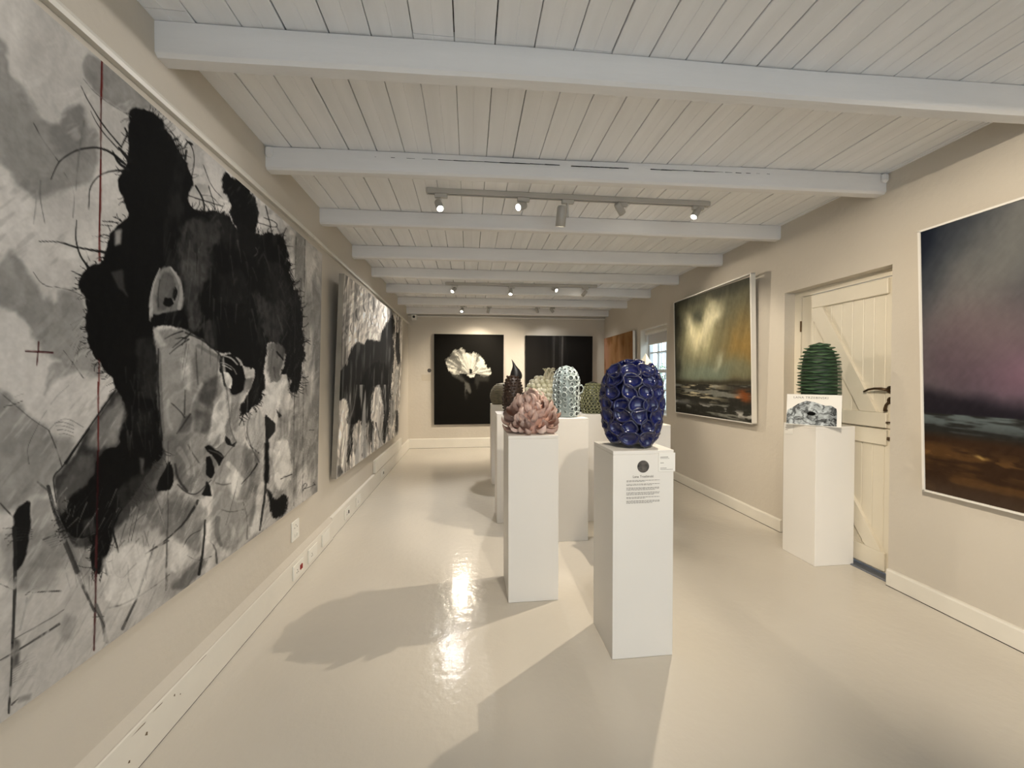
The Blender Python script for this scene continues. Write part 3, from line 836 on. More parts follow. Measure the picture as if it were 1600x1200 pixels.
    for i_ in range(90):
        x0, y0 = rs_.uniform(262, 455), rs_.uniform(345, 540)
        dx = (x0 - 350) * 0.10 + rs_.uniform(-6, 6); L_ = rs_.uniform(18, 60)
        a.stroke([(x0, y0), (x0 + dx * 0.6, y0 + L_ * 0.5), (x0 + dx, y0 + L_)], (rs_.uniform(0.8, 3.0), 0.6), rs_.choice([0.30, 0.22, 0.05, 0.40]) if y0 + L_ < 545 or x0 < 300 else 0.06, 0.35, 1, 1.0)
    for i_ in range(46):
        x0, y0 = rs_.uniform(195, 246), rs_.uniform(570, 690)
        a.stroke([(x0, y0), (x0 + rs_.uniform(-4, 8), y0 + rs_.uniform(14, 34))], (2.5, 0.8), rs_.choice([0.24, 0.3, 0.05]), 0.35, 1, 1.2)
    for i_ in range(120):
        x0, y0 = rs_.uniform(95, 260), rs_.uniform(760, 905)
        if y0 > 1010 - 0.7 * (x0 - 60): continue
        ang_ = rs_.uniform(1.2, 2.4); L_ = rs_.uniform(12, 40)
        a.stroke([(x0, y0), (x0 + L_ * math.cos(ang_), y0 + L_ * math.sin(ang_))], (rs_.uniform(0.8, 2.2), 0.6), rs_.choice([0.14, 0.25, 0.4, 0.72]), 0.4, 1, 1.0)
    for i_ in range(70):
        x0, y0 = rs_.uniform(385, 492), rs_.uniform(420, 760)
        L_ = rs_.uniform(15, 60)
        a.stroke([(x0, y0), (x0 + rs_.uniform(-5, 5), y0 + L_)], (rs_.uniform(1, 4), 0.8), rs_.choice([0.36, 0.5, 0.78, 0.84]) if x0 > 475 or y0 > 600 else 0.1, 0.35, 1.5, 1.5)
    # strokes
    S = lambda p_, w_, c_, al_=1.0, j_=1.0, s_=0.8: a.stroke(p_, tuple(q * 0.72 for q in w_) if hasattr(w_, '__len__') else w_ * 0.8, c_, al_ * (0.95 if c_ < 0.13 or not np.isscalar(c_) else 0.85), j_, s_, np.isscalar(c_) and c_ >= 0.14) if np.isscalar(c_) else a.stroke(p_, w_, c_, al_, j_, s_)
    S(F_([(310, 280), (345, 560), (400, 750)]), 2.2, 0.62)
    S(F_([(355, 650), (320, 710), (270, 790), (165, 890), (30, 980)]), (7, 1.5), 0.14)
    S(F_([(403, 770), (398, 900), (365, 1110)]), (3, 6), 0.10)
    S(F_([(785, 130), (790, 280), (782, 560), (765, 700), (745, 835)]), (7, 3), 0.10)
    a.poly(F_([(770, 290), (800, 290), (800, 540), (770, 540)]), K, 2, 3)
    a.poly(F_([(785, 560), (830, 650), (925, 600), (918, 712), (835, 772), (800, 650)]), 0.07, 2, 3)
    S(F_([(725, 420), (690, 480), (630, 545)]), (3.5, 1), 0.10)
    S(F_([(640, 140), (660, 290), (735, 352)]), (1.5, 3), 0.14)
    S(F_([(660, 260), (600, 560), (530, 800)]), 1.2, 0.36)
    S(F_([(490, 700), (560, 725), (640, 705)]), 2, 0.36)
    S(F_([(640, 660), (670, 760), (665, 890)]), 2, 0.34)
    S(F_([(265, 940), (300, 870), (380, 830)]), 1.2, 0.2)
    S(F_([(290, 990), (360, 1030), (440, 1000)]), 1.2, 0.2)
    S(F_([(430, 900), (470, 950), (475, 1040)]), (1, 5), 0.25)
    for (xx, c) in ((958, 0.2), (1014, 0.2)):
        S([(220 + (xx + 12) / 4, 370), (220 + xx / 4, 620), (220 + (xx - 2) / 4, 790)], 1.1, c, 0.85, 0.3)
    S(F_([(172, 280), (165, 1195)]), 1.6, 0.22, 0.8)
    S(F_([(875, 512), (945, 485)]), 1.4, 0.1); S(F_([(890, 500), (905, 495)]), 1.2, 0.1)
    S(F_([(1052, 208), (1080, 208)]), 1.2, 0.15)
    # red plumb line, cross
    RD = (0.34, 0.09, 0.08)
    S(A_([(640, 180), (632, 420)]), 3.4, RD); S(A_([(632, 420), (630, 800)]), 2.2, (0.25, 0.08, 0.07)); S(A_([(630, 800), (622, 1240)]), 3.2, RD)
    S(C_([(622, 100), (620, 310)]), 2.6, RD); S(C_([(618, 930), (614, 1200)]), 2.2, RD, 0.8)
    S(E_([(612, -10), (616, 420)]), 2.2, RD, 0.9); S(E_([(612, 420), (603, 1200)]), 2.6, (0.20, 0.04, 0.05), 0.8)
    S(G_([(603, 30), (596, 420), (588, 742)]), (3, 2.6), (0.26, 0.13, 0.13))
    S(G_([(580, 535), (650, 532)]), 1.6, 0.2)
    S(C_([(160, 875), (240, 880), (328, 886)]), 2.4, (0.24, 0.08, 0.09)); S(C_([(241, 815), (238, 890), (231, 965)]), (2.5, 1.6), (0.24, 0.10, 0.10))
    # wild strands of hair
    H = 0.09
    S(A_([(508, 340), (545, 420), (600, 510), (650, 590), (760, 720)]), (1, 3.4), H)
    S(A_([(565, 490), (620, 600), (740, 735)]), (0.8, 2.6), H)
    S(A_([(320, 920), (345, 850), (390, 785), (480, 735), (600, 718), (680, 740), (780, 825)]), (2, 5.5), H)
    S(A_([(555, 1110), (558, 970), (610, 900), (680, 870), (770, 862)]), (1.5, 4), H)
    S(A_([(210, 570), (270, 680), (365, 810)]), 2, 0.28); S(A_([(525, 560), (490, 760), (475, 990)]), (5, 3), 0.42, 0.8)
    S(A_([(255, 930), (250, 1040), (280, 1200)]), (3, 1.5), 0.42); S(A_([(400, 880), (470, 985), (455, 1160)]), 1.4, 0.42)
    S(A_([(235, 990), (210, 1200)]), 2.5, 0.6)
    S(A_([(700, 740), (740, 820), (800, 860)]), (2, 8), H)
    S(A_([(740, 720), (810, 800)]), (4, 10), H)
    S(A_([(780, 600), (800, 640), (760, 710)]), 3, H)
    S(A_([(520, 290), (600, 390), (720, 470), (820, 530)]), 1.2, 0.4)
    S(C_([(240, 190), (370, 190), (470, 230), (560, 240), (660, 255)]), (1, 6), H)
    S(C_([(478, 60), (468, 170), (490, 270), (560, 360)]), (1.5, 4.5), H)
    S(C_([(445, 372), (520, 410)]), (1, 4), H); S(C_([(210, 380), (270, 470), (400, 480), (480, 510), (560, 560)]), (1, 1.6), 0.25)
    S(C_([(530, 240), (560, 310)]), 1.2, 0.2); S(C_([(395, 870), (520, 1045)]), (1, 2), 0.28)
    S(C_([(640, 60), (740, 70)]), 2, H); S(C_([(630, 85), (700, 90)]), 1.4, H); S(C_([(575, 155), (650, 160)]), 1.2, 0.2)
    for i in range(9):
        y = 670 + i * 24
        S(C_([(535, y - 10), (500 - 8 * (i % 3), y + 6), (440 + 12 * (i % 4), y + 40 + 9 * i)]), (1.5, 0.6), 0.2, 0.8)
    for i in range(7):
        S(B_([(60 + i * 14, 160 + i * 20), (120 + i * 10, 230 + 12 * i), (150 + 9 * i, 330 + 14 * i)]), (1.2, 2), 0.12 if i % 2 else 0.7)
    S(B_([(200, 270), (250, 320), (255, 420), (235, 500), (245, 560)]), 1.8, 0.1); S(B_([(190, 330), (215, 280), (240, 300)]), (2, 6), 0.1)
    S(B_([(195, 400), (205, 340)]), 4, 0.1)
    S(B_([(310, 430), (360, 560), (430, 640)]), 1.4, 0.2); S(B_([(215, 620), (300, 650), (430, 690)]), 2, 0.12); S(B_([(345, 560), (385, 710)]), 1.6, 0.12)
    S(B_([(260, 560), (310, 640), (320, 740)]), 3, 0.1); S(B_([(300, 620), (360, 620), (420, 690)]), 1.4, 0.2)
    S(B_([(700, 690), (730, 800), (740, 860)]), 1.8, 0.1); S(B_([(690, 760), (770, 790), (770, 830), (650, 790)]), 1.5, 0.12)
    S(B_([(830, 825), (800, 880), (830, 960)]), (1, 4), 0.08); S(B_([(640, 950), (655, 980), (620, 1010)]), 1.2, 0.5)
    for i in range(10):
        S([(440 + 2.6 * i, 378 + 9 * i), (447 + 2.7 * i, 384 + 10.5 * i)], (2, 0.6), 0.08)
    # twigs and lines at the lower left
    S(E_([(0, 55), (100, 140), (220, 240), (305, 290)]), 1.8, 0.34); S(E_([(305, 290), (350, 400), (388, 515)]), 2.6, 0.26)
    S(E_([(305, 290), (350, 240), (420, 210), (520, 270)]), 1.1, 0.4)
    for i in range(4): S(E_([(340 + 10 * i, 240 + 24 * i), (400, 236 + 24 * i), (460, 262 + 22 * i)]), 1.0, 0.36)
    S(E_([(245, 240), (200, 330), (168, 400), (178, 500)]), (1, 2), 0.3)
    S(E_([(250, 230), (340, 90), (430, 10)]), 1.6, 0.58)
    S(E_([(720, 40), (600, 210), (500, 350), (390, 522), (330, 572), (338, 650), (350, 740)]), (4, 2), 0.12)
    S(E_([(560, 280), (480, 380), (410, 490)]), (2, 7), 0.10)
    S(E_([(25, 145), (90, 130), (140, 105)]), 1.6, 0.25); S(E_([(95, 80), (145, 60)]), 1.6, 0.25)
    a.poly(E_([(90, 790), (180, 735), (195, 800), (165, 1090), (90, 1200), (78, 1000)]), 0.10, 2, 4)
    S(E_([(0, 745), (85, 835)]), 3, 0.2)
    for i in range(5): S(E_([(20 + 8 * i, 905 + 48 * (i % 2) + 20 * i), (100, 900 + 20 * i), (200, 910 + 15 * i)]), 1.6, 0.22, 0.8)
    S(E_([(300, 640), (345, 820), (420, 980), (500, 1190)]), (8, 11), 0.17)
    S(E_([(312, 690), (365, 830), (440, 990), (510, 1190)]), (2, 4), 0.50, 0.9)
    S(E_([(235, 615), (290, 660)]), 4, 0.36); S(E_([(260, 970), (400, 930), (470, 1000), (590, 935)]), 1.4, 0.3)
    for i in range(5): S(E_([(270 + 12 * i, 975 + 12 * i), (380, 945 + 14 * i)]), 1.5, 0.16)
    S(E_([(720, 810), (700, 900), (740, 1050)]), (7, 3), 0.10); S(E_([(640, 1080), (670, 1190)]), (5, 2), 0.12)
    S(E_([(870, 780), (820, 980)]), 1.5, 0.25); S(E_([(845, 790), (800, 990)]), 1.2, 0.3)
    S(G_([(375, 0), (440, 160), (500, 310), (590, 500)]), (10, 6), 0.24); S(G_([(400, 0), (470, 170), (530, 300)]), (4, 2), 0.52, 0.9)
    S(G_([(600, 460), (640, 560), (665, 690)]), (8, 9), 0.36); S(G_([(590, 480), (660, 600), (650, 690)]), 1.5, 0.15)
    S(G_([(90, -20), (98, 200), (92, 400), (78, 700)]), (10, 6), 0.15); S(G_([(78, 700), (72, 900), (55, 1135)]), (5, 5), 0.16)
    S(G_([(170, 420), (125, 620)]), 4, 0.6)
    S(G_([(0, 810), (130, 735), (250, 660), (370, 580)]), (3, 5), 0.24); S(G_([(80, 680), (210, 610), (330, 540), (400, 490)]), 1.6, 0.36)
    a.poly(G_([(85, 670), (125, 690), (120, 830), (80, 860)]), 0.24, 4, 6, 0.8, 0.4)
    for i in range(8): S(G_([(80, 850 + 14 * i), (150, 800 + 16 * i), (210 + 10 * (i % 3), 760 + 20 * i)]), 1.0, 0.36, 0.7)
    S(G_([(0, 330), (90, 370)]), 2, 0.3); S(G_([(200, 385), (270, 380), (380, 375)]), (1, 4), 0.16); S(G_([(160, 400), (230, 345)]), 1.4, 0.3)
    S(G_([(75, 1085), (120, 1040)]), (4, 1), 0.16); a.poly(G_([(120, 1040), (200, 1010), (190, 1050), (110, 1075)]), 0.5, 3, 4, 0.8)
    S(G_([(968, 60), (930, 200), (890, 300), (850, 430), (810, 510), (765, 610)]), (3, 7), 0.34)
    S(G_([(940, 160), (900, 290), (845, 440), (790, 560)]), 1.4, 0.15)
    S(G_([(685, 478), (760, 460), (850, 415), (960, 350), (1060, 270)]), (4, 2), 0.38)
    S(G_([(655, 180), (675, 275)]), (3, 5), 0.16); S(G_([(920, 135), (1050, 60)]), (2, 5), 0.28)
    S(G_([(700, 190), (730, 300), (830, 260)]), 2, 0.5); S(G_([(1040, -10), (1038, 370)]), 2, 0.28)
    # fringe of loose hairs round the dark masses, clockwise
    a.hairs([(122, 445), (135, 420), (160, 410), (162, 390), (170, 360), (190, 342), (200, 335), (197, 325), (187, 287), (190, 265), (200, 247), (202, 225), (200, 200), (201, 174)], 46, 9, 0.08, 1)
    a.hairs([(230, 170), (255, 186), (272, 215), (287, 250), (300, 282), (296, 300)], 26, 11, 0.08, 2)
    a.hairs([(297, 325), (315, 332), (345, 329), (362, 342)], 14, 14, 0.10, 3)
    a.hairs([(402, 362), (430, 365), (447, 382), (452, 412), (462, 445), (470, 482), (475, 540)], 40, 9, 0.08, 4)
    a.hairs([(178, 612), (175, 592), (150, 565), (140, 545), (132, 505), (137, 475), (122, 445)], 34, 10, 0.12, 5, (1.2, 0.4))
    a.hairs([(472, 585), (465, 607), (450, 617)], 12, 10, 0.12, 6)
    a.hairs([(412, 612), (400, 637), (375, 655)], 16, 8, 0.10, 7)
    a.hairs([(172, 850), (160, 895), (140, 887), (145, 845)], 16, 14, 0.12, 8)
    a.hairs([(107, 840), (87, 812), (105, 795), (107, 775)], 16, 12, 0.14, 9)
    a.hairs([(257, 705), (240, 725), (220, 760), (190, 800)], 16, 14, 0.2, 10)
    a.painterly(0.025 + 0.045 * sstep(220, 300, a.px))
    # dry-brush scumbling over everything but the blacks
    lum = a.C[:, 0]
    dry = sstep(0.15, 0.55, a.br) * sstep(0.12, 0.4, lum) * 0.16
    a.mix(al, 0.30, dry * sstep(0.45, 0.62, fbm(a.n2, a.u * 5 + 2, a.v * 5, 3)))
    a.mix(al, 0.84, sstep(0.2, 0.6, -a.br) * sstep(0.3, 0.5, lum) * 0.30 * sstep(0.45, 0.62, fbm(a.n3, a.u * 6, a.v * 6 + 7, 3)))
    blk = sstep(0.2, 0.1, lum) * sstep(230, 300, a.px) * sstep(660, 600, a.py)
    a.mix(al, 0.30, blk * sstep(0.1, 0.7, a.br) * 0.45 * sstep(0.5, 0.65, fbm(a.n1, a.u * 7, a.v * 4, 3)))
    # signature
    S(F_([(1018, 590), (1010, 560), (1030, 535), (1042, 552), (1022, 575)]), 0.9, 0.08, 1, 0.2, 0.5)
    S(F_([(1022, 575), (1060, 562), (1090, 548)]), 0.9, 0.08, 1, 0.2, 0.5); S(F_([(1078, 535), (1092, 555)]), 0.9, 0.08, 1, 0.2, 0.5)
    for pts_ in (F_([(590, 460), (545, 540), (600, 600), (635, 530)]), F_([(885, 280), (935, 300), (935, 440), (890, 520), (860, 420)]), F_([(700, 790), (735, 700), (750, 820), (690, 870)]),
                 F_([(200, 900), (290, 930), (300, 1000), (220, 1100), (180, 1080)]), D_([(815, 815), (915, 785), (890, 890), (800, 930)]), G_([(650, 120), (900, 60), (980, 250), (800, 480), (640, 420)]),
                 D_([(525, 880), (548, 1000), (500, 1110), (470, 1100), (510, 960)])):
        a.poly(pts_, 0.88, 3, 5, 0.65, 0.5)
    for (pts_, w_, c_, al_) in (
        (D_([(110, 580), (108, 760), (118, 1000), (132, 1150)]), (2, 3), 0.10, 0.8), (D_([(500, 640), (512, 740), (545, 870), (555, 1000), (560, 1090), (598, 1170)]), (1, 1.6), 0.30, 0.7),
        (F_([(598, 285), (560, 330), (520, 380)]), (1.4, 1.0), 0.25, 0.7), (F_([(440, 520), (400, 560), (350, 610), (290, 605), (230, 550)]), (1.2, 2.0), 0.16, 0.8),
        (F_([(500, 300), (470, 330), (430, 300)]), (1.2, 1.6), 0.3, 0.7), (D_([(690, 980), (655, 1080), (690, 1200), (740, 1290)]), (1.2, 1.8), 0.22, 0.7),
        (D_([(280, 480), (380, 520), (470, 590), (510, 640)]), (3, 2), 0.12, 0.7)):
        a.stroke(pts_, w_, c_, al_, 0.8, 1.0)
    a.poly(D_([(150, 262), (190, 262), (212, 300), (180, 322), (138, 302)]), 0.05, 1, 1)
    a.stroke(D_([(215, 195), (228, 230), (212, 275)]), (2, 3), 0.06)
    a.stroke(D_([(120, 150), (105, 230), (110, 320)]), (1.5, 2.5), 0.22, 0.8)
    # brushy grain
    gr = (fbm(a.n3, a.u * 60, a.v * 18, 3) - 0.5) * 0.05 + (fbm(a.n2, a.u * 130, a.v * 130, 2) - 0.5) * 0.05
    a.C = np.clip(a.C + gr[:, None] * (0.3 + a.C), 0.02, 1)

ys = np.concatenate([np.linspace(0.42, 0.95, 25)[:-1], 1.0 / np.linspace(1 / 0.95, 1 / 2.973, 400)])
canvas('portrait_painting', (-1.12, 0.42, 0.520), (-1.12, 2.973, 0.507), (-1.074, 2.973, 2.258), (-1.058, 0.42, 2.275),
       400, 600, paint_portrait, 'huge black and white canvas of two women in profile with wild dark hair', 3,
       0.038, mat('raw_canvas', rgb(188, 180, 168), 0.8), svals=(ys - 0.42) / (2.973 - 0.42))

def paint_horse(a):
    H_ = lambda p: Z(515, 420, 3.53, p)
    st = fbm(a.n1, a.u * 9, a.v * 1.6, 4); st2 = fbm(a.n2, a.u * 22, a.v * 3, 4)
    v = 0.93 - 0.34 * sstep(0.48, 0.72, st) - 0.24 * sstep(0.56, 0.75, st2)
    a.C = np.stack([v, v * 0.965, v * 0.92], 1)
    for (x, y, h) in ((90, 330, 60), (230, 270, 70), (150, 250, 60), (300, 240, 60), (190, 200, 70), (120, 330, 60)):
        a.stroke(H_([(x, y - h / 2), (x - 6, y), (x + 4, y + h / 2)]), (0.6, 1.2), 0.3)
    a.poly(H_([(40, 565), (90, 540), (100, 480), (130, 420), (155, 405), (180, 420), (210, 388), (240, 398), (280, 405), (290, 340), (320, 290),
               (350, 252), (358, 300), (356, 420), (352, 500), (342, 620), (346, 710), (335, 740), (320, 880), (295, 965), (288, 940), (300, 800),
               (285, 650), (250, 640), (230, 700), (225, 800), (238, 860), (242, 1000), (230, 1010), (215, 830), (198, 860), (196, 1040), (180, 1052),
               (184, 850), (150, 830), (132, 860), (127, 960), (112, 1060), (97, 1062), (110, 940), (118, 860), (95, 850), (110, 760), (90, 715), (40, 722)]), 0.13, 1.6, 2.5)
    a.poly(H_([(180, 600), (220, 540), (265, 505), (320, 530), (325, 640), (290, 660), (240, 640), (210, 700), (160, 850), (110, 860), (150, 720)]), 0.06, 1.5, 2)
    a.poly(H_([(35, 560), (65, 560), (70, 700), (38, 722)]), 0.05, 1, 1)
    a.poly(H_([(365, 350), (383, 355), (388, 500), (376, 545), (362, 440)]), 0.10, 1.2, 1.5)
    a.poly(H_([(335, 730), (355, 720), (362, 800), (345, 870), (330, 850)]), 0.55, 1.2, 1.5)
    a.poly(H_([(362, 560), (378, 555), (372, 700), (358, 690)]), 0.78, 1.2, 1.5)
    a.poly(H_([(365, 780), (378, 780), (376, 900), (362, 905)]), 0.28, 1.2, 1.5)
    a.stroke(H_([(255, 850), (275, 940), (290, 970)]), (2, 1.5), 0.15); a.stroke(H_([(320, 880), (300, 960)]), (3, 2), 0.15)
    a.poly(H_([(25, 1120), (50, 1080), (80, 1120), (60, 1150), (25, 1155)]), 0.42, 1.5, 3)
    a.poly(H_([(135, 1000), (160, 970), (165, 1040), (140, 1060)]), 0.5, 1.5, 3)
    a.painterly(0.13)
    dark = np.where(a.C[:, 0] < 0.2)[0]
    a.mix(dark, 0.36, (sstep(0.5, 0.75, fbm(a.n3, a.u * 14, a.v * 3.5, 4)) * 0.75)[dark])
    low = np.where(a.py > 420 + 640 / 3.53)[0]
    a.mix(low, 0.80, (sstep(0.54, 0.68, fbm(a.n2, a.u * 10 + 4, a.v * 2.4, 4)) * 0.7)[low])
    a.stroke(H_([(150, 640), (140, 740), (110, 840)]), (1.2, 2), 0.5, 0.7); a.stroke(H_([(280, 660), (300, 780)]), 1.2, 0.6, 0.7)
hy = 1.0 / np.linspace(1 / 3.332, 1 / 6.151, 190)
canvas('horse_painting', (-1.105, 3.332, 0.505), (-1.10, 6.151, 0.482), (-1.030, 6.151, 2.262), (-1.030, 3.332, 2.212),
       190, 330, paint_horse, 'black and white canvas of a dark rearing horse hung beyond the portrait', 23,
       0.042, mat('grey_canvas_side', rgb(150, 143, 132), 0.8, var=0.25, vscale=4), svals=(hy - 3.332) / (6.151 - 3.332))

def paint_dress(a):
    D_ = lambda p: Z(660, 500, 6.667, p)
    a.C = np.ones((len(a.px), 3)) * np.array([0.075, 0.070, 0.062])
    a.poly(D_([(340, 310), (440, 295), (446, 335), (500, 350), (550, 335), (600, 370), (642, 420), (658, 490), (708, 515), (712, 560), (680, 590), (600, 580), (545, 560),
               (510, 600), (470, 570), (400, 570), (330, 580), (280, 545), (245, 480), (238, 410), (290, 380)]), 0.62, 1.6, 2)
    ang = np.arctan2(a.py - 585, a.px - 735.5); rad = np.hypot(a.px - 735.5, a.py - 585)
    fold = 0.5 * fbm(a.n1, ang * 5 + 20 + 1.2 * a.wx, rad * 0.07 + 1.2 * a.wy, 4) + 0.5 * fbm(a.n2, ang * 11 + 9 + 0.5 * a.wx, rad * 0.03, 3)
    m = a.C[:, 0] > 0.25
    a.mix(np.where(m)[0], 0.90, (sstep(0.44, 0.60, fold) * 0.95)[m])
    a.mix(np.where(m)[0], 0.25, (sstep(0.56, 0.70, 1 - fold) * 0.55)[m])
    a.mix(np.where(m)[0], 0.40, (sstep(24, 48, rad) * 0.55 * sstep(0.38, 0.62, 1 - fold))[m])
    a.poly(D_([(290, 380), (340, 330), (350, 390), (300, 410)]), 0.34, 1.5, 2, 0.8)
    a.poly(D_([(350, 440), (400, 450), (410, 520), (370, 500)]), 0.42, 2, 2, 0.8)
    a.poly(D_([(420, 330), (500, 360), (540, 400), (530, 530), (470, 540), (420, 430)]), 0.92, 3, 3, 0.6)
    a.poly(D_([(300, 560), (400, 570), (460, 640), (400, 640), (340, 600)]), 0.34, 3, 3, 0.7)
    a.poly(D_([(540, 570), (700, 570), (690, 640), (600, 640), (570, 720), (540, 650)]), 0.24, 3, 3, 0.7)
    a.poly(D_([(440, 640), (480, 650), (512, 740), (490, 770), (455, 720), (440, 800)]), 0.42, 2, 2, 0.8)
    a.poly(D_([(440, 780), (470, 770), (460, 830), (445, 830)]), 0.2, 3, 3, 0.7)
    a.stroke(D_([(395, 568), (460, 566)]), 1.6, 0.05); a.stroke(D_([(545, 566), (600, 572)]), 1.6, 0.05)
    a.poly(D_([(475, 565), (490, 590), (500, 600), (540, 595), (545, 560), (505, 575)]), 0.92, 0.8, 1)
    a.stroke(D_([(503, 525), (505, 548)]), 4.0, 0.13)
    a.poly(D_([(488, 605), (540, 605), (530, 660), (500, 660)]), 0.05, 1.5, 1)
    a.C[:, 2] *= 0.96
M_blackside = mat('black_canvas_side', rgb(20, 18, 16), 0.6)
canvas('dress_painting', (-0.674, 7.455, 0.456), (0.656, 7.455, 0.456), (0.664, 7.440, 2.190), (-0.668, 7.440, 2.190), 200, 250, paint_dress,
       'black picture of a figure in a billowing white dress on the end wall', 41, 0.045, M_blackside)
def paint_dark(a):
    a.C = np.ones((len(a.px), 3)) * np.array([0.10, 0.092, 0.085])
    st = fbm(a.n1, a.px * 0.22, a.T * 1.2, 3)
    ray = np.exp(-((a.px - 872) / 13.0) ** 2) * sstep(620, 520, a.py)
    al = np.arange(len(a.px))
    a.mix(al, 0.34, ray * 0.35 + ray * 0.6 * sstep(0.45, 0.75, st))
    for (x, c) in ((866, 0.5), (879, 0.62), (875, 0.36)):
        a.stroke([(x, 515), (x - 0.5, 560), (x - 1, 590)], (1.6, 0.6), c, 0.5, 0.2, 1.4)
    a.poly([(860, 600), (890, 600), (900, 640), (850, 640)], 0.5, 6, 5, 0.6)
canvas('dark_painting', (1.095, 7.455, 0.420), (2.440, 7.455, 0.420), (2.441, 7.440, 2.182), (1.098, 7.440, 2.182), 120, 140, paint_dark,
       'almost black picture with faint falling streaks of light, half hidden by sculptures', 47, 0.045, M_blackside)

def mixc(C, col, al):
    return C * (1 - al[:, None]) + np.array(col)[None] / 255.0 * al[:, None]
def paint_sea(a):
    s, t = a.S, a.T
    wob = 0.10 * (fbm(a.n1, s * 6, t * 5, 5) - 0.5) * 2
    S_, T_ = s + wob, t + 0.6 * wob
    C = np.ones((len(s), 3)) * np.array([84, 84, 70])[None] / 255.0
    C = mixc(C, (146, 116, 62), np.exp(-(((S_ - 0.92) / 0.30) ** 2 + ((T_ - 0.48) / 0.24) ** 2)) * 0.9)
    C = mixc(C, (140, 136, 104), np.exp(-(((S_ - 0.42) / 0.34) ** 2 + ((T_ - 0.42) / 0.30) ** 2)) * 0.9)
    C = mixc(C, (122, 134, 118), np.exp(-(((S_ - 0.50) / 0.60) ** 2 + ((T_ - 0.64) / 0.09) ** 2)) * 0.85)
    C = mixc(C, (226, 216, 170), np.exp(-(((S_ - 0.40) / 0.16) ** 2 + ((T_ - 0.34) / 0.14) ** 2)) * 0.75)
    r1 = np.abs(S_ - (0.24 + 0.35 * (T_ - 0.15))); r2 = np.abs(S_ - (0.60 - 0.62 * (T_ - 0.10)))
    C = mixc(C, (236, 228, 190), np.exp(-(r1 / 0.065) ** 2) * sstep(0.08, 0.22, T_) * sstep(0.52, 0.26, T_) * 0.7)
    C = mixc(C, (240, 232, 196), np.exp(-(r2 / 0.085) ** 2) * sstep(0.02, 0.18, T_) * sstep(0.56, 0.24, T_) * 0.75)
    r3 = np.abs(S_ - (0.66 - 0.9 * (T_ - 0.52)))
    C = mixc(C, (206, 208, 186), np.exp(-(r3 / 0.05) ** 2) * sstep(0.46, 0.54, T_) * sstep(0.66, 0.56, T_) * 0.45)
    C = mixc(C, (52, 56, 50), np.exp(-(((S_ - 0.36) / 0.07) ** 2 + ((T_ - 0.17) / 0.07) ** 2)) * 0.7)
    C = mixc(C, (46, 46, 40), sstep(0.14, 0.0, S_) * 0.75)
    C = mixc(C, (56, 56, 50), sstep(0.10, 0.0, T_) * 0.6)
    C = mixc(C, (54, 50, 40), np.exp(-((t + 0.10 * wob - 0.727) / 0.024) ** 2) * 0.85)
    sea = sstep(0.735, 0.745, t)
    C = mixc(C, (46, 45, 40), sea)
    stk = fbm(a.n2, s * 7, t * 60, 4)
    C = mixc(C, (214, 202, 168), sea * sstep(0.50, 0.66, stk) * np.exp(-(((s - 0.40) / 0.28) ** 2)) * sstep(0.93, 0.82, t))
    C = mixc(C, (150, 150, 140), sea * sstep(0.56, 0.70, fbm(a.n3, s * 5, t * 40, 4)) * 0.7)
    C = mixc(C, (140, 76, 38), np.exp(-(((s - 0.93) / 0.08) ** 2 + ((t - 0.82 + 0.2 * wob) / 0.045) ** 4)) * 0.85 * sstep(0.25, 0.55, stk))
    C = mixc(C, (220, 150, 96), np.exp(-(((s - 0.86) / 0.025) ** 2 + ((t - 0.83) / 0.008) ** 2)) * 0.8)
    C = mixc(C, (205, 202, 195), sea * sstep(0.52, 0.64, fbm(a.n1, s * 9 + 4, t * 30, 4)) * np.exp(-((t - 0.90 - 0.06 * s) / 0.025) ** 2) * 0.8)
    C = mixc(C, (150, 150, 150), sea * np.exp(-(((s - 0.1) / 0.16) ** 2 + ((t - 0.90) / 0.02) ** 2)) * 0.6)
    rayn = fbm(a.n2, (s + 0.35 * t) * 22, t * 2.5, 4)
    C = C * (1 + 0.30 * (rayn - 0.5) * sstep(0.74, 0.60, t))[:, None]
    C += ((a.fine - 0.5) * 0.06)[:, None] * (0.4 + C)
    a.C = C
canvas('sea_painting', (2.650, 4.692, 0.912), (2.650, 3.347, 0.922), (2.612, 3.347, 2.294), (2.620, 4.692, 2.312), 200, 230, paint_sea,
       'seascape with two pale shafts of light in a golden grey sky, beside the door', 61, 0.040, M_frame, frame=(0.010, 0.004, M_frame))
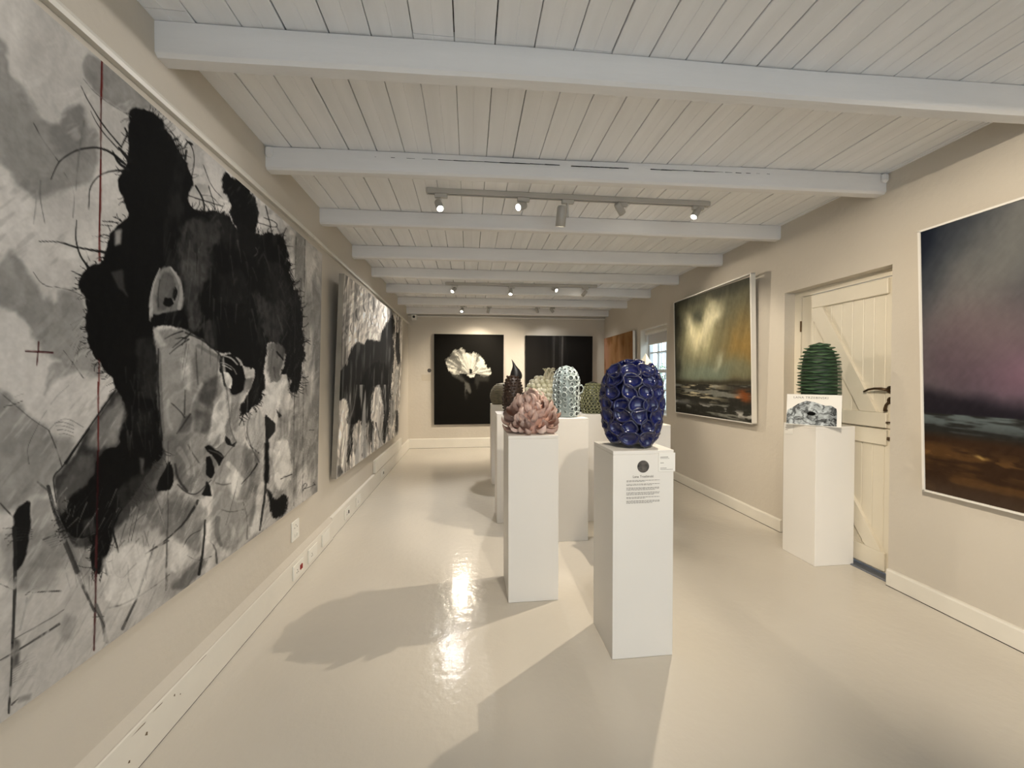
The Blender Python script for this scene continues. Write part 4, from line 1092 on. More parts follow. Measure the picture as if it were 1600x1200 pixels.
def paint_dusk(a):
    # visible strip is the far end; fractions of the height follow the photograph
    s, t = a.S, a.T
    wob = 0.06 * (fbm(a.n1, s * 9, t * 6, 4) - 0.5) * 2
    S_, T_ = s + 0.4 * wob, t + 0.7 * wob
    C = np.ones((len(s), 3)) * np.array([58, 64, 74])[None] / 255.0
    d = S_ * 1.6 + T_ * 0.9
    C = mixc(C, (134, 134, 132), np.exp(-((d - 0.50) / 0.24) ** 2) * 0.95)
    C = mixc(C, (150, 130, 132), np.exp(-(((S_ - 0.22) / 0.22) ** 2 + ((T_ - 0.42) / 0.14) ** 2)) * 0.7)
    C = mixc(C, (160, 122, 142), np.exp(-(((S_ - 0.30) / 0.18) ** 2 + ((T_ - 0.56) / 0.11) ** 2)) * 0.8)
    C = mixc(C, (92, 72, 86), np.exp(-(((S_ - 0.06) / 0.14) ** 2 + ((T_ - 0.52) / 0.16) ** 2)) * 0.6)
    C = mixc(C, (26, 32, 48), sstep(0.16, 0.0, d) * 0.9)
    C = mixc(C, (34, 30, 38), sstep(0.58, 0.66, T_ - 0.12 * (S_ - 0.1)) * 0.9)
    sea = sstep(0.695, 0.70, t)
    C = mixc(C, (52, 52, 50), sea)
    C = mixc(C, (120, 132, 134), sea * sstep(0.50, 0.66, fbm(a.n2, s * 9, t * 55, 4)) * sstep(0.80, 0.71, t))
    C = mixc(C, (74, 48, 28), sstep(0.755, 0.80, t) * 0.85)
    C = mixc(C, (120, 84, 46), sstep(0.48, 0.70, fbm(a.n3, s * 8, t * 34, 4)) * sstep(0.79, 0.83, t) * 0.8)
    C = mixc(C, (98, 80, 66), sstep(0.92, 1.0, t) * 0.7)
    gl = sstep(0.60, 0.72, fbm(a.n1, s * 22 + 3, t * 60, 3)) * np.exp(-((t - 0.865) / 0.035) ** 2)
    C = mixc(C, (176, 128, 70), gl * 0.5)
    C = mixc(C, (226, 186, 110), np.exp(-(((s - 0.165) / 0.016) ** 2 + ((t - 0.842 - 0.15 * (s - 0.165) + 0.01 * a.wx) / 0.005) ** 2)) * 0.95)
    C = C * np.where(t < 0.70, 0.80, 0.72)[:, None]
    C += ((a.fine - 0.5) * 0.05 + a.br * 0.02)[:, None] * (0.3 + C)
    a.C = C
canvas('dusk_painting', (2.660, 1.964, 0.693), (2.660, 0.464, 0.693), (2.601, 0.464, 2.190), (2.601, 1.964, 2.190), 220, 260, paint_dusk,
       'dusky purple and brown seascape in a thin white frame, near the camera', 71, 0.040, M_frame, frame=(0.012, 0.006, M_frame))
def paint_rust(a):
    s, t = a.S, a.T
    C = np.ones((len(s), 3)) * np.array([146, 108, 72])[None] / 255.0
    n = fbm(a.n1, s * 5, t * 4, 4); n2 = fbm(a.n2, s * 14, t * 3, 4)
    C = mixc(C, (176, 132, 108), sstep(0.35, 0.0, s) * 0.9)
    C = mixc(C, (108, 72, 36), sstep(0.45, 0.65, n) * 0.6)
    C = mixc(C, (164, 128, 88), sstep(0.5, 0.7, n2) * 0.5)
    a.C = C
canvas('rust_painting', (2.655, 7.338, 0.76), (2.655, 6.000, 0.76), (2.640, 6.000, 2.122), (2.640, 7.338, 2.126), 60, 70, paint_rust,
       'rust brown abstract canvas with white edge between the corner and the window', 83, 0.042, M_frame)

# ------------------------------------------------------------------ plinths
def plinth(x0, x1, y0, y1, h, label):
    p = empty('plinth', ((x0 + x1) / 2, (y0 + y1) / 2, 0), label, 'plinth', 'white gallery plinths')
    w, d = (x1 - x0) / 2, (y1 - y0) / 2
    G().cbox(-w, w, -d, d, 0.001, h - 0.0185, 0.0015).build('body', M_plinth, p)
    G().cbox(-w, w, -d, d, h - 0.0182, h, 0.0015).build('top_board', M_plinth, p)
    return p
P1 = plinth(0.676, 0.979, 1.750, 2.033, 1.0, 'white plinth printed with a text and round portrait, under the blue vase')
P2 = plinth(0.229, 0.534, 2.265, 2.585, 1.002, 'white plinth carrying the pink petalled sculpture')
P3 = plinth(0.690, 0.975, 3.075, 3.365, 1.016, 'white plinth carrying the pale tube covered sculpture')
P4 = plinth(0.276, 0.580, 4.840, 5.140, 1.010, 'farthest white plinth, under the small ridged grey dome')
P5 = plinth(0.252, 0.555, 3.535, 3.840, 1.015, 'white plinth behind the pink sculpture, under the dark horned one')
P6 = plinth(1.030, 1.335, 3.490, 3.795, 1.005, 'white plinth under the olive green dome')
P7 = plinth(1.180, 1.480, 2.690, 2.990, 1.000, 'white plinth peeping out right behind the blue vase')
P8 = plinth(2.446, 2.756, 2.467, 2.751, 1.0, 'white plinth standing in front of the stable door')
P9 = plinth(0.620, 0.920, 3.900, 4.200, 1.000, 'white plinth hidden behind the pink sculpture, under the cream one')

# print on the front of the blue vase's plinth (flat vinyl)
M_photo = mat('portrait_photo', rgb(30, 28, 27), 0.6, col2=rgb(104, 98, 92), vscale=45)
fy = -0.1415 - 0.0006
cx0 = 0.825 - 0.8275
g = G(); g.add([(cx0 + 0.0295 * math.cos(t), fy, 0.923 + 0.0295 * math.sin(t)) for t in np.linspace(0, 2 * math.pi, 33)[:-1]], [tuple(range(32))])
g.build('portrait_print', M_photo, P1)
inst('heading_print', text_data('heading_print', 'Lana Trzebinski', 0.0165, M_ink), P1, (cx0, fy, 0.870), (R(90), 0, 0))
zz = 0.858
rp = random.Random(5)
for para, nl in enumerate((2, 2, 3, 3, 2, 3)):
    g = G()
    for ln in range(nl):
        x = -0.083
        end = 0.083 if ln < nl - 1 else rp.uniform(-0.01, 0.07)
        while x < end:
            w = min(rp.uniform(0.004, 0.015), end - x)
            if w > 0.002:
                g.add([(cx0 + x, fy, zz), (cx0 + x + w, fy, zz), (cx0 + x + w, fy, zz - 0.0021), (cx0 + x, fy, zz - 0.0021)], [(0, 1, 2, 3)])
            x += w + 0.0024
        zz -= 0.0052
    g.build('paragraph_print', M_ink, P1)
    zz -= 0.0070

def card(name, loc, w, h, rz, label, lines, group=None, dots=None):
    c = empty(name, loc, label, 'card', rz=rz)
    G().cbox(-w / 2, w / 2, -0.0022, 0, -h / 2, h / 2, 0.0004).build('card_sheet', M_card, c)
    for (x0, x1, z, t) in lines:
        G().add([(x0, -0.0026, z), (x1, -0.0026, z), (x1, -0.0026, z - t), (x0, -0.0026, z - t)], [(0, 1, 2, 3)]).build('print_line', M_ink, c)
    return c
card('label_card', (0.943, 1.7490, 0.942), 0.084, 0.090, 0, 'small white caption card at the top right of the blue vase\'s plinth',
     [(-0.034, 0.006, 0.026, 0.0025), (-0.034, 0.012, 0.019, 0.0014), (-0.034, -0.016, -0.002, 0.002), (-0.034, -0.002, -0.027, 0.002), (-0.034, 0.030, -0.034, 0.0015)])
card('label_card', (2.4450, 2.700, 0.958), 0.075, 0.085, R(-90), 'small white caption card on the left side of the plinth by the door',
     [(-0.030, -0.012, 0.025, 0.002), (-0.030, -0.020, 0.008, 0.003), (-0.030, -0.006, -0.010, 0.002)])
dt = empty('wall_caption', (-0.82, YB - 0.001, 1.44), 'small caption panel with a black disc left of the white dress picture', 'caption')
G().cbox(-0.09, 0.09, -0.003, 0, -0.14, -0.02, 0.001).build('caption_sheet', mat('clear_label', rgb(196, 186, 168), 0.4), dt)
G().tube([(0.055, 0, 0.055), (0.055, -0.004, 0.055)], 0.037, 20).build('portrait_disc', M_photo, dt)

# ------------------------------------------------------------------ ceramics
def frame_quat(nrm, up=(0, 0, 1)):
    """local Z along nrm, local Y as near as possible to up"""
    z = Vector(nrm).normalized()
    x = Vector(up).cross(z)
    if x.length < 1e-4: x = Vector((1, 0, 0))
    x.normalize()
    y = z.cross(x)
    return Matrix((x, y, z)).transposed().to_quaternion()

class Body:
    def __init__(s, prof): s.z = np.array([p[1] for p in prof]); s.r = np.array([p[0] for p in prof])
    def at(s, z): return float(np.interp(z, s.z, s.r))
    def normal(s, z, a):
        e = 0.012
        dr = (s.at(z + e) - s.at(z - e)) / (2 * e)
        return Vector((math.cos(a), math.sin(a), -dr)).normalized()

def smooth_prof(pts, n=20):
    """resample a profile (r,z) smoothly by arc length"""
    p = np.array(pts, float)
    d = np.concatenate([[0], np.cumsum(np.hypot(*np.diff(p, axis=0).T))])
    t = np.linspace(0, d[-1], n)
    q = np.stack([np.interp(t, d, p[:, 0]), np.interp(t, d, p[:, 1])], 1)
    for _ in range(2):
        q[1:-1] = 0.25 * q[:-2] + 0.5 * q[1:-1] + 0.25 * q[2:]
    return [tuple(v) for v in q]

def seat(root):
    """lift the parts so that the lowest one just rests on the base plane"""
    zmin = 1e9
    for c in root.children:
        q = c.rotation_quaternion if c.rotation_mode == 'QUATERNION' else c.rotation_euler.to_quaternion()
        m = Matrix.LocRotScale(c.location, q, c.scale)
        for v in c.data.vertices: zmin = min(zmin, (m @ v.co).z)
    for c in root.children: c.location.z -= zmin - 0.0005

# blue vase covered in open cups
M_blue = mat('cobalt_glaze', rgb(28, 36, 98), 0.17, col2=rgb(19, 24, 68), vscale=25, coat=0.6)
M_blued = mat('cobalt_glaze_dark', rgb(16, 19, 48), 0.3, coat=0.4)
M_bluerim = mat('cobalt_rim', rgb(28, 30, 62), 0.3, coat=0.3)
def cup_data(name, seed, m, n=12, k=1.0, rim=0.84, depth=0.30, wall=1.02):
    rs = np.random.RandomState(seed)
    ph = rs.uniform(0, 6.28, 3)
    def rr(t): return 1 + 0.09 * math.sin(2 * t + ph[0]) + 0.09 * math.sin(3 * t + ph[1]) + 0.04 * math.sin(5 * t + ph[2])
    V = []; F = []
    rings = [(wall * 0.86, -0.5, 0), (0.95, 0.05, 0), (1.0, 0.30, 1), (rim * 1.06, 0.30, 1), (rim * 0.92, 0.05, 0), (rim * 0.62, 0.20 - depth, 0)]
    for (q, z, j) in rings:
        for i in range(n):
            t = 2 * math.pi * i / n
            V.append((q * rr(t) * math.cos(t), q * rr(t) * math.sin(t) * k, z + (0.05 * math.sin(3 * t + ph[2]) if j else 0)))
    V.append((0, 0, 0.26 - depth))
    for a in range(len(rings) - 1):
        for i in range(n):
            j = (i + 1) % n
            F.append((a * n + i, a * n + j, (a + 1) * n + j, (a + 1) * n + i))
    b = (len(rings) - 1) * n
    for i in range(n): F.append((b + i, b + (i + 1) % n, len(V) - 1))
    return mkdata(name, V, F, m, True)
def rim_split(me, m2, lo, hi, n=12):
    me.materials.append(m2)
    for p in me.polygons:
        if lo * n <= p.index < hi * n: p.material_index = 1
prof = smooth_prof([(0.096, 0.0), (0.118, 0.03), (0.138, 0.10), (0.147, 0.19), (0.146, 0.25), (0.136, 0.31), (0.112, 0.365), (0.082, 0.395), (0.05, 0.406), (0.02, 0.408)], 26)
bv = empty('cup_vase', (0.826, 1.888, 1.0), 'glossy cobalt blue vase covered in open cups', 'vase', 'ceramic sculptures')
G().lathe([(max(0.004, r_ - 0.017), z_ * 0.95 + 0.004) for r_, z_ in prof], 32).build('body', M_blued, bv, smooth=True)
bd = Body(prof)
cups = [cup_data('cup', 100 + i, M_blue, k=0.95, depth=0.66, rim=0.79) for i in range(5)]
for c in cups: rim_split(c, M_bluerim, 2, 3)
rc = random.Random(3)
row = 0; z = 0.030
while z < 0.375:
    r = bd.at(z); n = max(6, round(2 * math.pi * r / 0.078))
    for i in range(n):
        a = 2 * math.pi * (i + 0.5 * (row % 2)) / n + rc.uniform(-0.05, 0.05)
        zc = z + rc.uniform(-0.005, 0.005)
        nr = bd.normal(zc, a); r2 = bd.at(zc)
        sz = math.pi * r / n * rc.uniform(1.10, 1.30)
        q = frame_quat(nr) @ Quaternion((0, 0, 1), rc.uniform(-0.5, 0.5))
        inst('cup', rc.choice(cups), bv, (r2 * math.cos(a), r2 * math.sin(a), zc), q, (sz, sz * 0.90, 0.027))
    z += 0.056 if z < 0.3 else 0.047; row += 1
for i in range(5):
    a = i * 1.2566 + 0.3
    q = frame_quat((0.35 * math.cos(a), 0.35 * math.sin(a), 1))
    inst('cup', cups[i % 5], bv, (0.045 * math.cos(a), 0.045 * math.sin(a), 0.403), q, (0.030, 0.028, 0.030))

seat(bv)

# pink sculpture of curling petals
M_pink = mat('pink_lustre_glaze', rgb(222, 188, 174), 0.24, col2=rgb(240, 220, 212), vscale=18, coat=0.5)
M_pinkd = mat('pink_clay', rgb(206, 166, 150), 0.6)
def petal_data(seed, curl, L, W):
    rs = np.random.RandomState(seed)
    nl, nw = 9, 4
    bm = bmesh.new(); vs_ = []
    ang = 0.0; p = np.array([0.0, 0.0])
    tw = rs.uniform(-0.5, 0.5)
    for i in range(nl + 1):
        t = i / nl
        w = W * (0.55 + 0.75 * math.sin(math.pi * min(1, t * 0.95 + 0.05)) ** 0.8) * (1 if t < 0.8 else max(0.30, 1 - ((t - 0.8) / 0.2) ** 2 * 0.70))
        row_ = []
        for j in range(nw + 1):
            s_ = (j / nw - 0.5) * 2
            bow = 0.75 * w * s_ * s_
            n2 = np.array([math.cos(ang), -math.sin(ang)])     # up side of the petal (y,z plane)
            y = p[0] + n2[0] * bow; zz_ = p[1] + n2[1] * bow
            x = s_ * w + tw * 0.3 * p[0]
            row_.append(bm.verts.new((x, y, zz_)))
        vs_.append(row_)
        step = L / nl
        p = p + step * np.array([math.sin(ang), math.cos(ang)])
        ang += curl / nl * (0.35 + 1.5 * t)
    for i in range(nl):
        for j in range(nw):
            bm.faces.new((vs_[i][j], vs_[i][j + 1], vs_[i + 1][j + 1], vs_[i + 1][j]))
    bmesh.ops.solidify(bm, geom=bm.faces[:], thickness=0.007)
    bmesh.ops.recalc_face_normals(bm, faces=bm.faces[:])
    me = bpy.data.meshes.new('petal'); bm.to_mesh(me); bm.free()
    me.materials.append(M_pink)
    me.polygons.foreach_set('use_smooth', [True] * len(me.polygons))
    return me
pk = empty('petal_sculpture', (0.392, 2.425, 1.002), 'pale pink ceramic sculpture of curling petals', 'sculpture', 'ceramic sculptures')
prof = smooth_prof([(0.085, 0.0), (0.108, 0.04), (0.112, 0.09), (0.098, 0.14), (0.068, 0.18), (0.03, 0.20), (0.005, 0.202)], 18)
G().lathe(prof, 24).build('body', M_pinkd, pk, smooth=True)
bd = Body(prof)
pet = [petal_data(200 + i, c, L, W) for i, (c, L, W) in enumerate([(2.6, 0.140, 0.021), (3.2, 0.155, 0.020), (2.0, 0.130, 0.022), (3.7, 0.160, 0.018), (2.4, 0.150, 0.017)])]
rc = random.Random(9)
for row, (zp, n, tilt) in enumerate([(0.024, 15, -0.15), (0.046, 17, -0.05), (0.072, 17, 0.05), (0.098, 16, 0.12), (0.122, 14, 0.2), (0.146, 12, 0.35), (0.168, 10, 0.45), (0.186, 7, 0.6), (0.197, 4, 0.8)]):
    for i in range(n):
        a = 2 * math.pi * (i + 0.5 * (row % 2)) / n + rc.uniform(-0.12, 0.12)
        nr = bd.normal(zp, a) + Vector((0, 0, tilt * 0.55)); r2 = bd.at(zp) - 0.012
        sc = rc.uniform(0.78, 1.0) * (1.0 if row < 5 else 0.84)
        q = frame_quat(nr) @ Quaternion((0, 0, 1), rc.uniform(-0.8, 0.8))
        lo = 0.0
        inst('petal', rc.choice(pet), pk, (r2 * math.cos(a), r2 * math.sin(a), zp), q, sc)

seat(pk)

# pale sculpture covered in open tubes
M_tube = mat('pale_celadon_glaze', rgb(178, 190, 188), 0.3, col2=rgb(206, 214, 212), vscale=14, coat=0.3)
M_tubed = mat('celadon_body_glaze', rgb(150, 162, 160), 0.4, coat=0.2)  # darker celadon for the body that carries the tubes
def tube_data(name, m, n=12, wall=0.24, L=1.0, m2=None):
    V = []; F = []
    rings = [(1.0, -0.4), (1.0, L - 0.06), (0.95, L), (1 - wall + 0.03, L), (1 - wall, L - 0.06), (1 - wall, -0.2)]
    for (q, z) in rings:
        for i in range(n):
            t = 2 * math.pi * i / n; V.append((q * math.cos(t), q * math.sin(t), z))
    for a in range(len(rings) - 1):
        for i in range(n):
            j = (i + 1) % n
            F.append((a * n + i, a * n + j, (a + 1) * n + j, (a + 1) * n + i))
    b = (len(rings) - 1) * n
    F.append(tuple(b + i for i in range(n)))
    me = mkdata(name, V, F, m, True)
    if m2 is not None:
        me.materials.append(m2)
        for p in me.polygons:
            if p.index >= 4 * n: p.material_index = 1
    return me
tv = empty('tube_sculpture', (0.826, 3.222, 1.016), 'pale grey ceramic column covered in open tubes', 'sculpture', 'ceramic sculptures')
prof = smooth_prof([(0.092, 0.0), (0.100, 0.05), (0.104, 0.20), (0.101, 0.30), (0.090, 0.36), (0.065, 0.405), (0.035, 0.432), (0.004, 0.438)], 24)
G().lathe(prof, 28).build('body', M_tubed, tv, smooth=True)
bd = Body(prof)
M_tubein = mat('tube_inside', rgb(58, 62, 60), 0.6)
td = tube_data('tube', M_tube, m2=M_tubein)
rc = random.Random(21)
for col_ in range(13):
    z = 0.028 + rc.uniform(0, 0.03)
    while z < 0.415:
        r2 = bd.at(z)
        if r2 > 0.05 or col_ % 2 == 0:
            if r2 > 0.03 or col_ % 4 == 0:
                sz = rc.choice([0.013, 0.016, 0.019, 0.021, 0.025]) * (1 if z < 0.33 else 0.78)
                a = 2 * math.pi * col_ / 13 + rc.uniform(-0.06, 0.06)
                nr = bd.normal(z, a) + Vector((rc.uniform(-.12, .12), rc.uniform(-.12, .12), rc.uniform(-.1, .2)))
                inst('tube', td, tv, (r2 * math.cos(a), r2 * math.sin(a), z), frame_quat(nr), (sz, sz, rc.uniform(0.008, 0.018)))
        z += rc.uniform(0.034, 0.050) * (1 if z < 0.33 else 0.75)
G().tube([(0.10, 0.0, 0.26), (0.135, 0.0, 0.27), (0.152, 0.0, 0.245), (0.140, 0.0, 0.21), (0.105, 0.0, 0.19)], 0.006, 8).build('loop_handle', M_tube, tv, smooth=True)

seat(tv)

# cream mound of bulbs with a tuft of curls
M_cream = mat('cream_glaze', rgb(236, 230, 210), 0.32, col2=rgb(218, 216, 184), vscale=9, coat=0.3)
cm = empty('bulb_sculpture', (0.770, 4.050, 1.0), 'cream ceramic mound of round bulbs with a curly tuft', 'sculpture', 'ceramic sculptures')
prof = smooth_prof([(0.13, 0.0), (0.155, 0.06), (0.165, 0.14), (0.150, 0.22), (0.115, 0.285), (0.07, 0.33), (0.02, 0.345)], 18)
G().lathe(prof, 24).build('body', M_cream, cm, smooth=True)
bd = Body(prof)
bulb = G().lathe([(0.30, -0.6), (0.78, -0.25), (0.98, 0.2), (0.90, 0.62), (0.55, 0.92), (0.12, 1.02)], 10).data('bulb', M_cream, True)
rc = random.Random(33)
row = 0; z = 0.03
while z < 0.335:
    r2 = bd.at(z); n = max(4, round(2 * math.pi * r2 / 0.058))
    for i in range(n):
        a = 2 * math.pi * (i + 0.5 * (row % 2)) / n
        inst('bulb', bulb, cm, (r2 * math.cos(a), r2 * math.sin(a), z), frame_quat(bd.normal(z, a) + Vector((0, 0, 0.25))), (0.030, 0.030, 0.038 * rc.uniform(0.9, 1.15)))
    z += 0.046 if z < 0.24 else 0.036; row += 1
for i in range(11):
    a = i * 2.4; q = rc.uniform(0.02, 0.05)
    ox, oy = 0.075 + q * math.cos(a), -0.01 + q * math.sin(a)
    pts = []
    for t in np.linspace(0, 1, 14):
        w = t * 6.5 + i
        pts.append((ox + (0.012 + 0.016 * t) * math.cos(w), oy + (0.012 + 0.016 * t) * math.sin(w), 0.31 + 0.13 * math.sin(t * 1.9) + 0.014 * math.sin(w * 1.3)))
    G().tube(pts, [0.011 * (1.1 - 0.7 * t) for t in np.linspace(0, 1, 14)], 7).build('curl', M_cream, cm, smooth=True)

seat(cm)

# dark horned sculpture
M_umber = mat('umber_clay', rgb(58, 38, 26), 0.5, col2=rgb(30, 20, 15), vscale=20, coat=0.2)
M_umber2 = mat('umber_scale', rgb(66, 46, 32), 0.45, col2=rgb(36, 25, 18), vscale=40, coat=0.2)
dk = empty('horned_sculpture', (0.418, 3.685, 1.015), 'dark brown scaly ceramic form topped by a black horn', 'sculpture', 'ceramic sculptures')
prof = smooth_prof([(0.080, 0.0), (0.092, 0.06), (0.094, 0.16), (0.086, 0.25), (0.068, 0.32), (0.045, 0.355), (0.01, 0.368)], 20)
G().lathe(prof, 24).build('body', M_umber, dk, smooth=True)
bd = Body(prof)
scale_ = mkdata('scale', [(-0.8, 0, -0.2), (0.8, 0, -0.2), (0.9, -0.1, 0.3), (-0.9, -0.1, 0.3), (0.55, 0.8, 0.75), (-0.55, 0.8, 0.75), (0, 1.15, 0.85), (0, 0.3, 1.0), (0, 0.9, -0.2)],
                [(0, 1, 2, 3), (3, 2, 7), (2, 4, 7), (7, 4, 6), (7, 6, 5), (3, 7, 5), (0, 3, 5, 8), (1, 8, 4, 2), (8, 5, 6), (8, 6, 4), (0, 8, 1)], M_umber2)
row = 0; z = 0.01
while z < 0.352:
    r2 = bd.at(z); n = max(5, round(2 * math.pi * r2 / 0.034))
    for i in range(n):
        a = 2 * math.pi * (i + 0.5 * (row % 2)) / n + rc.uniform(-.08, .08)
        inst('scale', scale_, dk, (r2 * math.cos(a), r2 * math.sin(a), z), frame_quat(bd.normal(z + rc.uniform(-.004, .004), a)) @ Quaternion((0, 0, 1), rc.uniform(-0.5, 0.5)), (0.016 * rc.uniform(0.7, 1.1), 0.017 * rc.uniform(0.7, 1.2), 0.012 * rc.uniform(0.5, 1.5)))
    z += 0.027; row += 1
V = []; F = []
hn = 12
for i in range(hn + 1):
    t = i / hn
    c = Vector((0.030 + 0.020 * t - 0.065 * t * t, 0, 0.325 + 0.19 * t))
    w = 0.054 * (1 - t) ** 0.85 * (0.75 + 0.6 * math.sin(math.pi * min(1, t * 1.3 + 0.12)))
    for j in range(8):
        a = j * math.pi / 4
        V.append((c.x + w * math.cos(a), c.y + 0.55 * w * math.sin(a), c.z))
for i in range(hn):
    for j in range(8):
        F.append((i * 8 + j, i * 8 + (j + 1) % 8, (i + 1) * 8 + (j + 1) % 8, (i + 1) * 8 + j))
F.append(tuple(range(7, -1, -1)))
mk('horn', V, F, mat('black_glaze', rgb(22, 19, 18), 0.4, coat=0.2), dk, smooth=True)

# small ridged grey dome
M_grey = mat('grey_stoneware', rgb(110, 104, 88), 0.7, col2=rgb(136, 128, 108), vscale=22)
gd = empty('ridged_dome', (0.432, 4.990, 1.010), 'small grey brown ridged dome on the farthest plinth', 'sculpture', 'ceramic sculptures')
prof = smooth_prof([(0.130, 0.0), (0.158, 0.05), (0.165, 0.11), (0.150, 0.18), (0.112, 0.235), (0.06, 0.268), (0.005, 0.276)], 20)
G().lathe(prof, 28).build('body', M_grey, gd, smooth=True)
bd = Body(prof)
for i in range(15):
    z = 0.008 + i * 0.0175; r2 = bd.at(z) + 0.001
    pts = [(r2 * math.cos(t), r2 * math.sin(t), z + 0.002 * math.sin(5 * t + i)) for t in np.linspace(0, 2 * math.pi, 29)]
    G().tube(pts, 0.0072, 6, cap=False).build('coil', M_grey, gd, smooth=True)

# olive dome of small glazed cells
M_olive = mat('olive_glaze', rgb(126, 128, 88), 0.2, col2=rgb(168, 168, 132), vscale=30, coat=0.5)
M_oliven = mat('olive_dark', rgb(48, 50, 32), 0.4, coat=0.3)
od = empty('cell_dome', (1.198, 3.640, 1.005), 'olive green glazed dome of small cells', 'sculpture', 'ceramic sculptures')
prof = smooth_prof([(0.095, 0.0), (0.108, 0.05), (0.112, 0.12), (0.106, 0.19), (0.086, 0.25), (0.055, 0.292), (0.01, 0.306)], 20)
G().lathe(prof, 24).build('body', M_oliven, od, smooth=True)
bd = Body(prof)
oc = [cup_data('cell', 300 + i, M_olive, n=10, depth=0.5, rim=0.72) for i in range(3)]
for c in oc: rim_split(c, M_oliven, 4, 7, 10)
row = 0; z = 0.014
while z < 0.298:
    r2 = bd.at(z); n = max(4, round(2 * math.pi * r2 / 0.036))
    for i in range(n):
        a = 2 * math.pi * (i + 0.5 * (row % 2)) / n + rc.uniform(-.05, .05)
        inst('cell', rc.choice(oc), od, (r2 * math.cos(a), r2 * math.sin(a), z), frame_quat(bd.normal(z, a) + Vector((0, 0, 0.3))), (0.0215, 0.0145, 0.026))
    z += 0.0262; row += 1

seat(od)

# pale pointed form behind the blue vase
M_bisque = mat('white_bisque', rgb(232, 226, 208), 0.6, var=0.03, vscale=12)
pn = empty('pointed_sculpture', (1.345, 2.840, 1.0), 'cream pointed folded ceramic peak just showing above the blue vase', 'sculpture', 'ceramic sculptures')
V = []; F = []
lev = [(0.100, 0.0), (0.105, 0.08), (0.098, 0.2), (0.084, 0.32), (0.066, 0.42), (0.036, 0.48), (0.003, 0.535)]
nn = 10
for (r_, z_) in lev:
    for j in range(nn):
        a = 2 * math.pi * j / nn + 0.25 * z_ * 4
        rr = r_ * (1.0 if j % 2 == 0 else 0.72)
        V.append((rr * math.cos(a) + 0.02 * z_, rr * math.sin(a), z_))
for i in range(len(lev) - 1):
    for j in range(nn):
        F.append((i * nn + j, i * nn + (j + 1) % nn, (i + 1) * nn + (j + 1) % nn, (i + 1) * nn + j))
F.append(tuple(range(nn - 1, -1, -1))); F.append(tuple(range((len(lev) - 1) * nn, len(lev) * nn)))
mk('folded_cone', V, F, M_bisque, pn)
G().tube([(0.104 * math.cos(t), 0.104 * math.sin(t), 0.006) for t in np.linspace(0, 6.2832, 21)], 0.006, 6, cap=False).build('foot_ring', M_bisque, pn, smooth=True)

# green vase of stacked fins
M_fin = mat('green_matt_glaze', rgb(72, 104, 74), 0.5, col2=rgb(100, 128, 96), vscale=16)
M_find = mat('green_core', rgb(34, 50, 36), 0.6)
fv = empty('fin_vase', (2.618, 2.622, 1.0), 'dark green vase of stacked wavy fins standing behind the book', 'vase', 'ceramic sculptures')
prof = smooth_prof([(0.096, 0.0), (0.104, 0.06), (0.108, 0.20), (0.108, 0.36), (0.104, 0.46), (0.092, 0.53), (0.066, 0.585), (0.035, 0.608), (0.004, 0.614)], 24)
G().lathe(prof, 28).build('body', M_find, fv, smooth=True)
bd = Body(prof)
def fin_data(seed):
    rs = np.random.RandomState(seed); n = 44
    ph = rs.uniform(0, 6.28, 4)
    V = []; F = []
    for (ro, zo) in ((0.80, -0.016), (1.0, -0.001), (1.015, 0.001), (0.80, 0.015)):
        for i in range(n):
            t = 2 * math.pi * i / n
            wv = 0.0045 * math.sin(4 * t + ph[0]) + 0.0035 * math.sin(7 * t + ph[1]) if ro > 0.9 else 0
            q = ro + (0.03 * math.sin(6 * t + ph[2]) + 0.025 * math.sin(11 * t + ph[3]) if ro > 0.9 else 0)
            V.append((q * math.cos(t), q * math.sin(t), zo * 0.45 + wv))
    for a in range(3):
        for i in range(n):
            F.append((a * n + i, a * n + (i + 1) % n, (a + 1) * n + (i + 1) % n, (a + 1) * n + i))
    F.append(tuple(range(n - 1, -1, -1))); F.append(tuple(range(3 * n, 4 * n)))
    return mkdata('fin', V, F, M_fin, False)
fins = [fin_data(400 + i) for i in range(5)]
for i in range(24):
    z = 0.014 + i * 0.0252
    q = bd.at(z) + 0.024 * (1 if z < 0.5 else 0.8)
    inst('fin', fins[i % 5], fv, (0, 0, z), (rc.uniform(-.02, .02), rc.uniform(-.02, .02), i * 1.3), (q, q, 1))

# catalogue leaning against the green vase
bw, bh, bt = 0.315, 0.225, 0.016
bk = empty('catalogue', (2.462, 2.512, 1.0006), 'white catalogue with a grey stone-like form on its cover, leaning on the green vase', 'book')
ux = Vector((0.63, -0.777, 0)).normalized()
lean = R(7)
nn_ = Vector((ux.y, -ux.x, 0))                       # towards the camera
if nn_.dot(Vector((-1, -1, 0))) < 0: nn_ = -nn_
uz = (Vector((0, 0, 1)) * math.cos(lean) - nn_ * math.sin(lean)).normalized()
nrm_ = ux.cross(uz).normalized()
Mx = Matrix((ux, -nrm_, uz)).transposed()           # local x right, y away, z up
bk.rotation_mode = 'QUATERNION'; bk.rotation_quaternion = Mx.to_quaternion()
zl = 0.0025
fc = G().cbox(-bw / 2, bw / 2, 0, 0.002, zl, bh + zl, 0.0006).build('front_cover', M_card, bk)
G().box(-bw / 2 + 0.002, bw / 2 - 0.003, 0.002, bt - 0.002, zl + 0.003, bh + zl - 0.003).build('page_block', M_card, bk)
G().cbox(-bw / 2, bw / 2, bt - 0.002, bt, zl, bh + zl, 0.0006).build('back_cover', M_card, bk)
inst('title_print', text_data('title_print', 'LANA TRZEBINSKI', 0.0225, mat('grey_ink', rgb(120, 116, 112), 0.8)), fc, (-0.016, -0.0008, 0.197), (R(90), 0, 0))
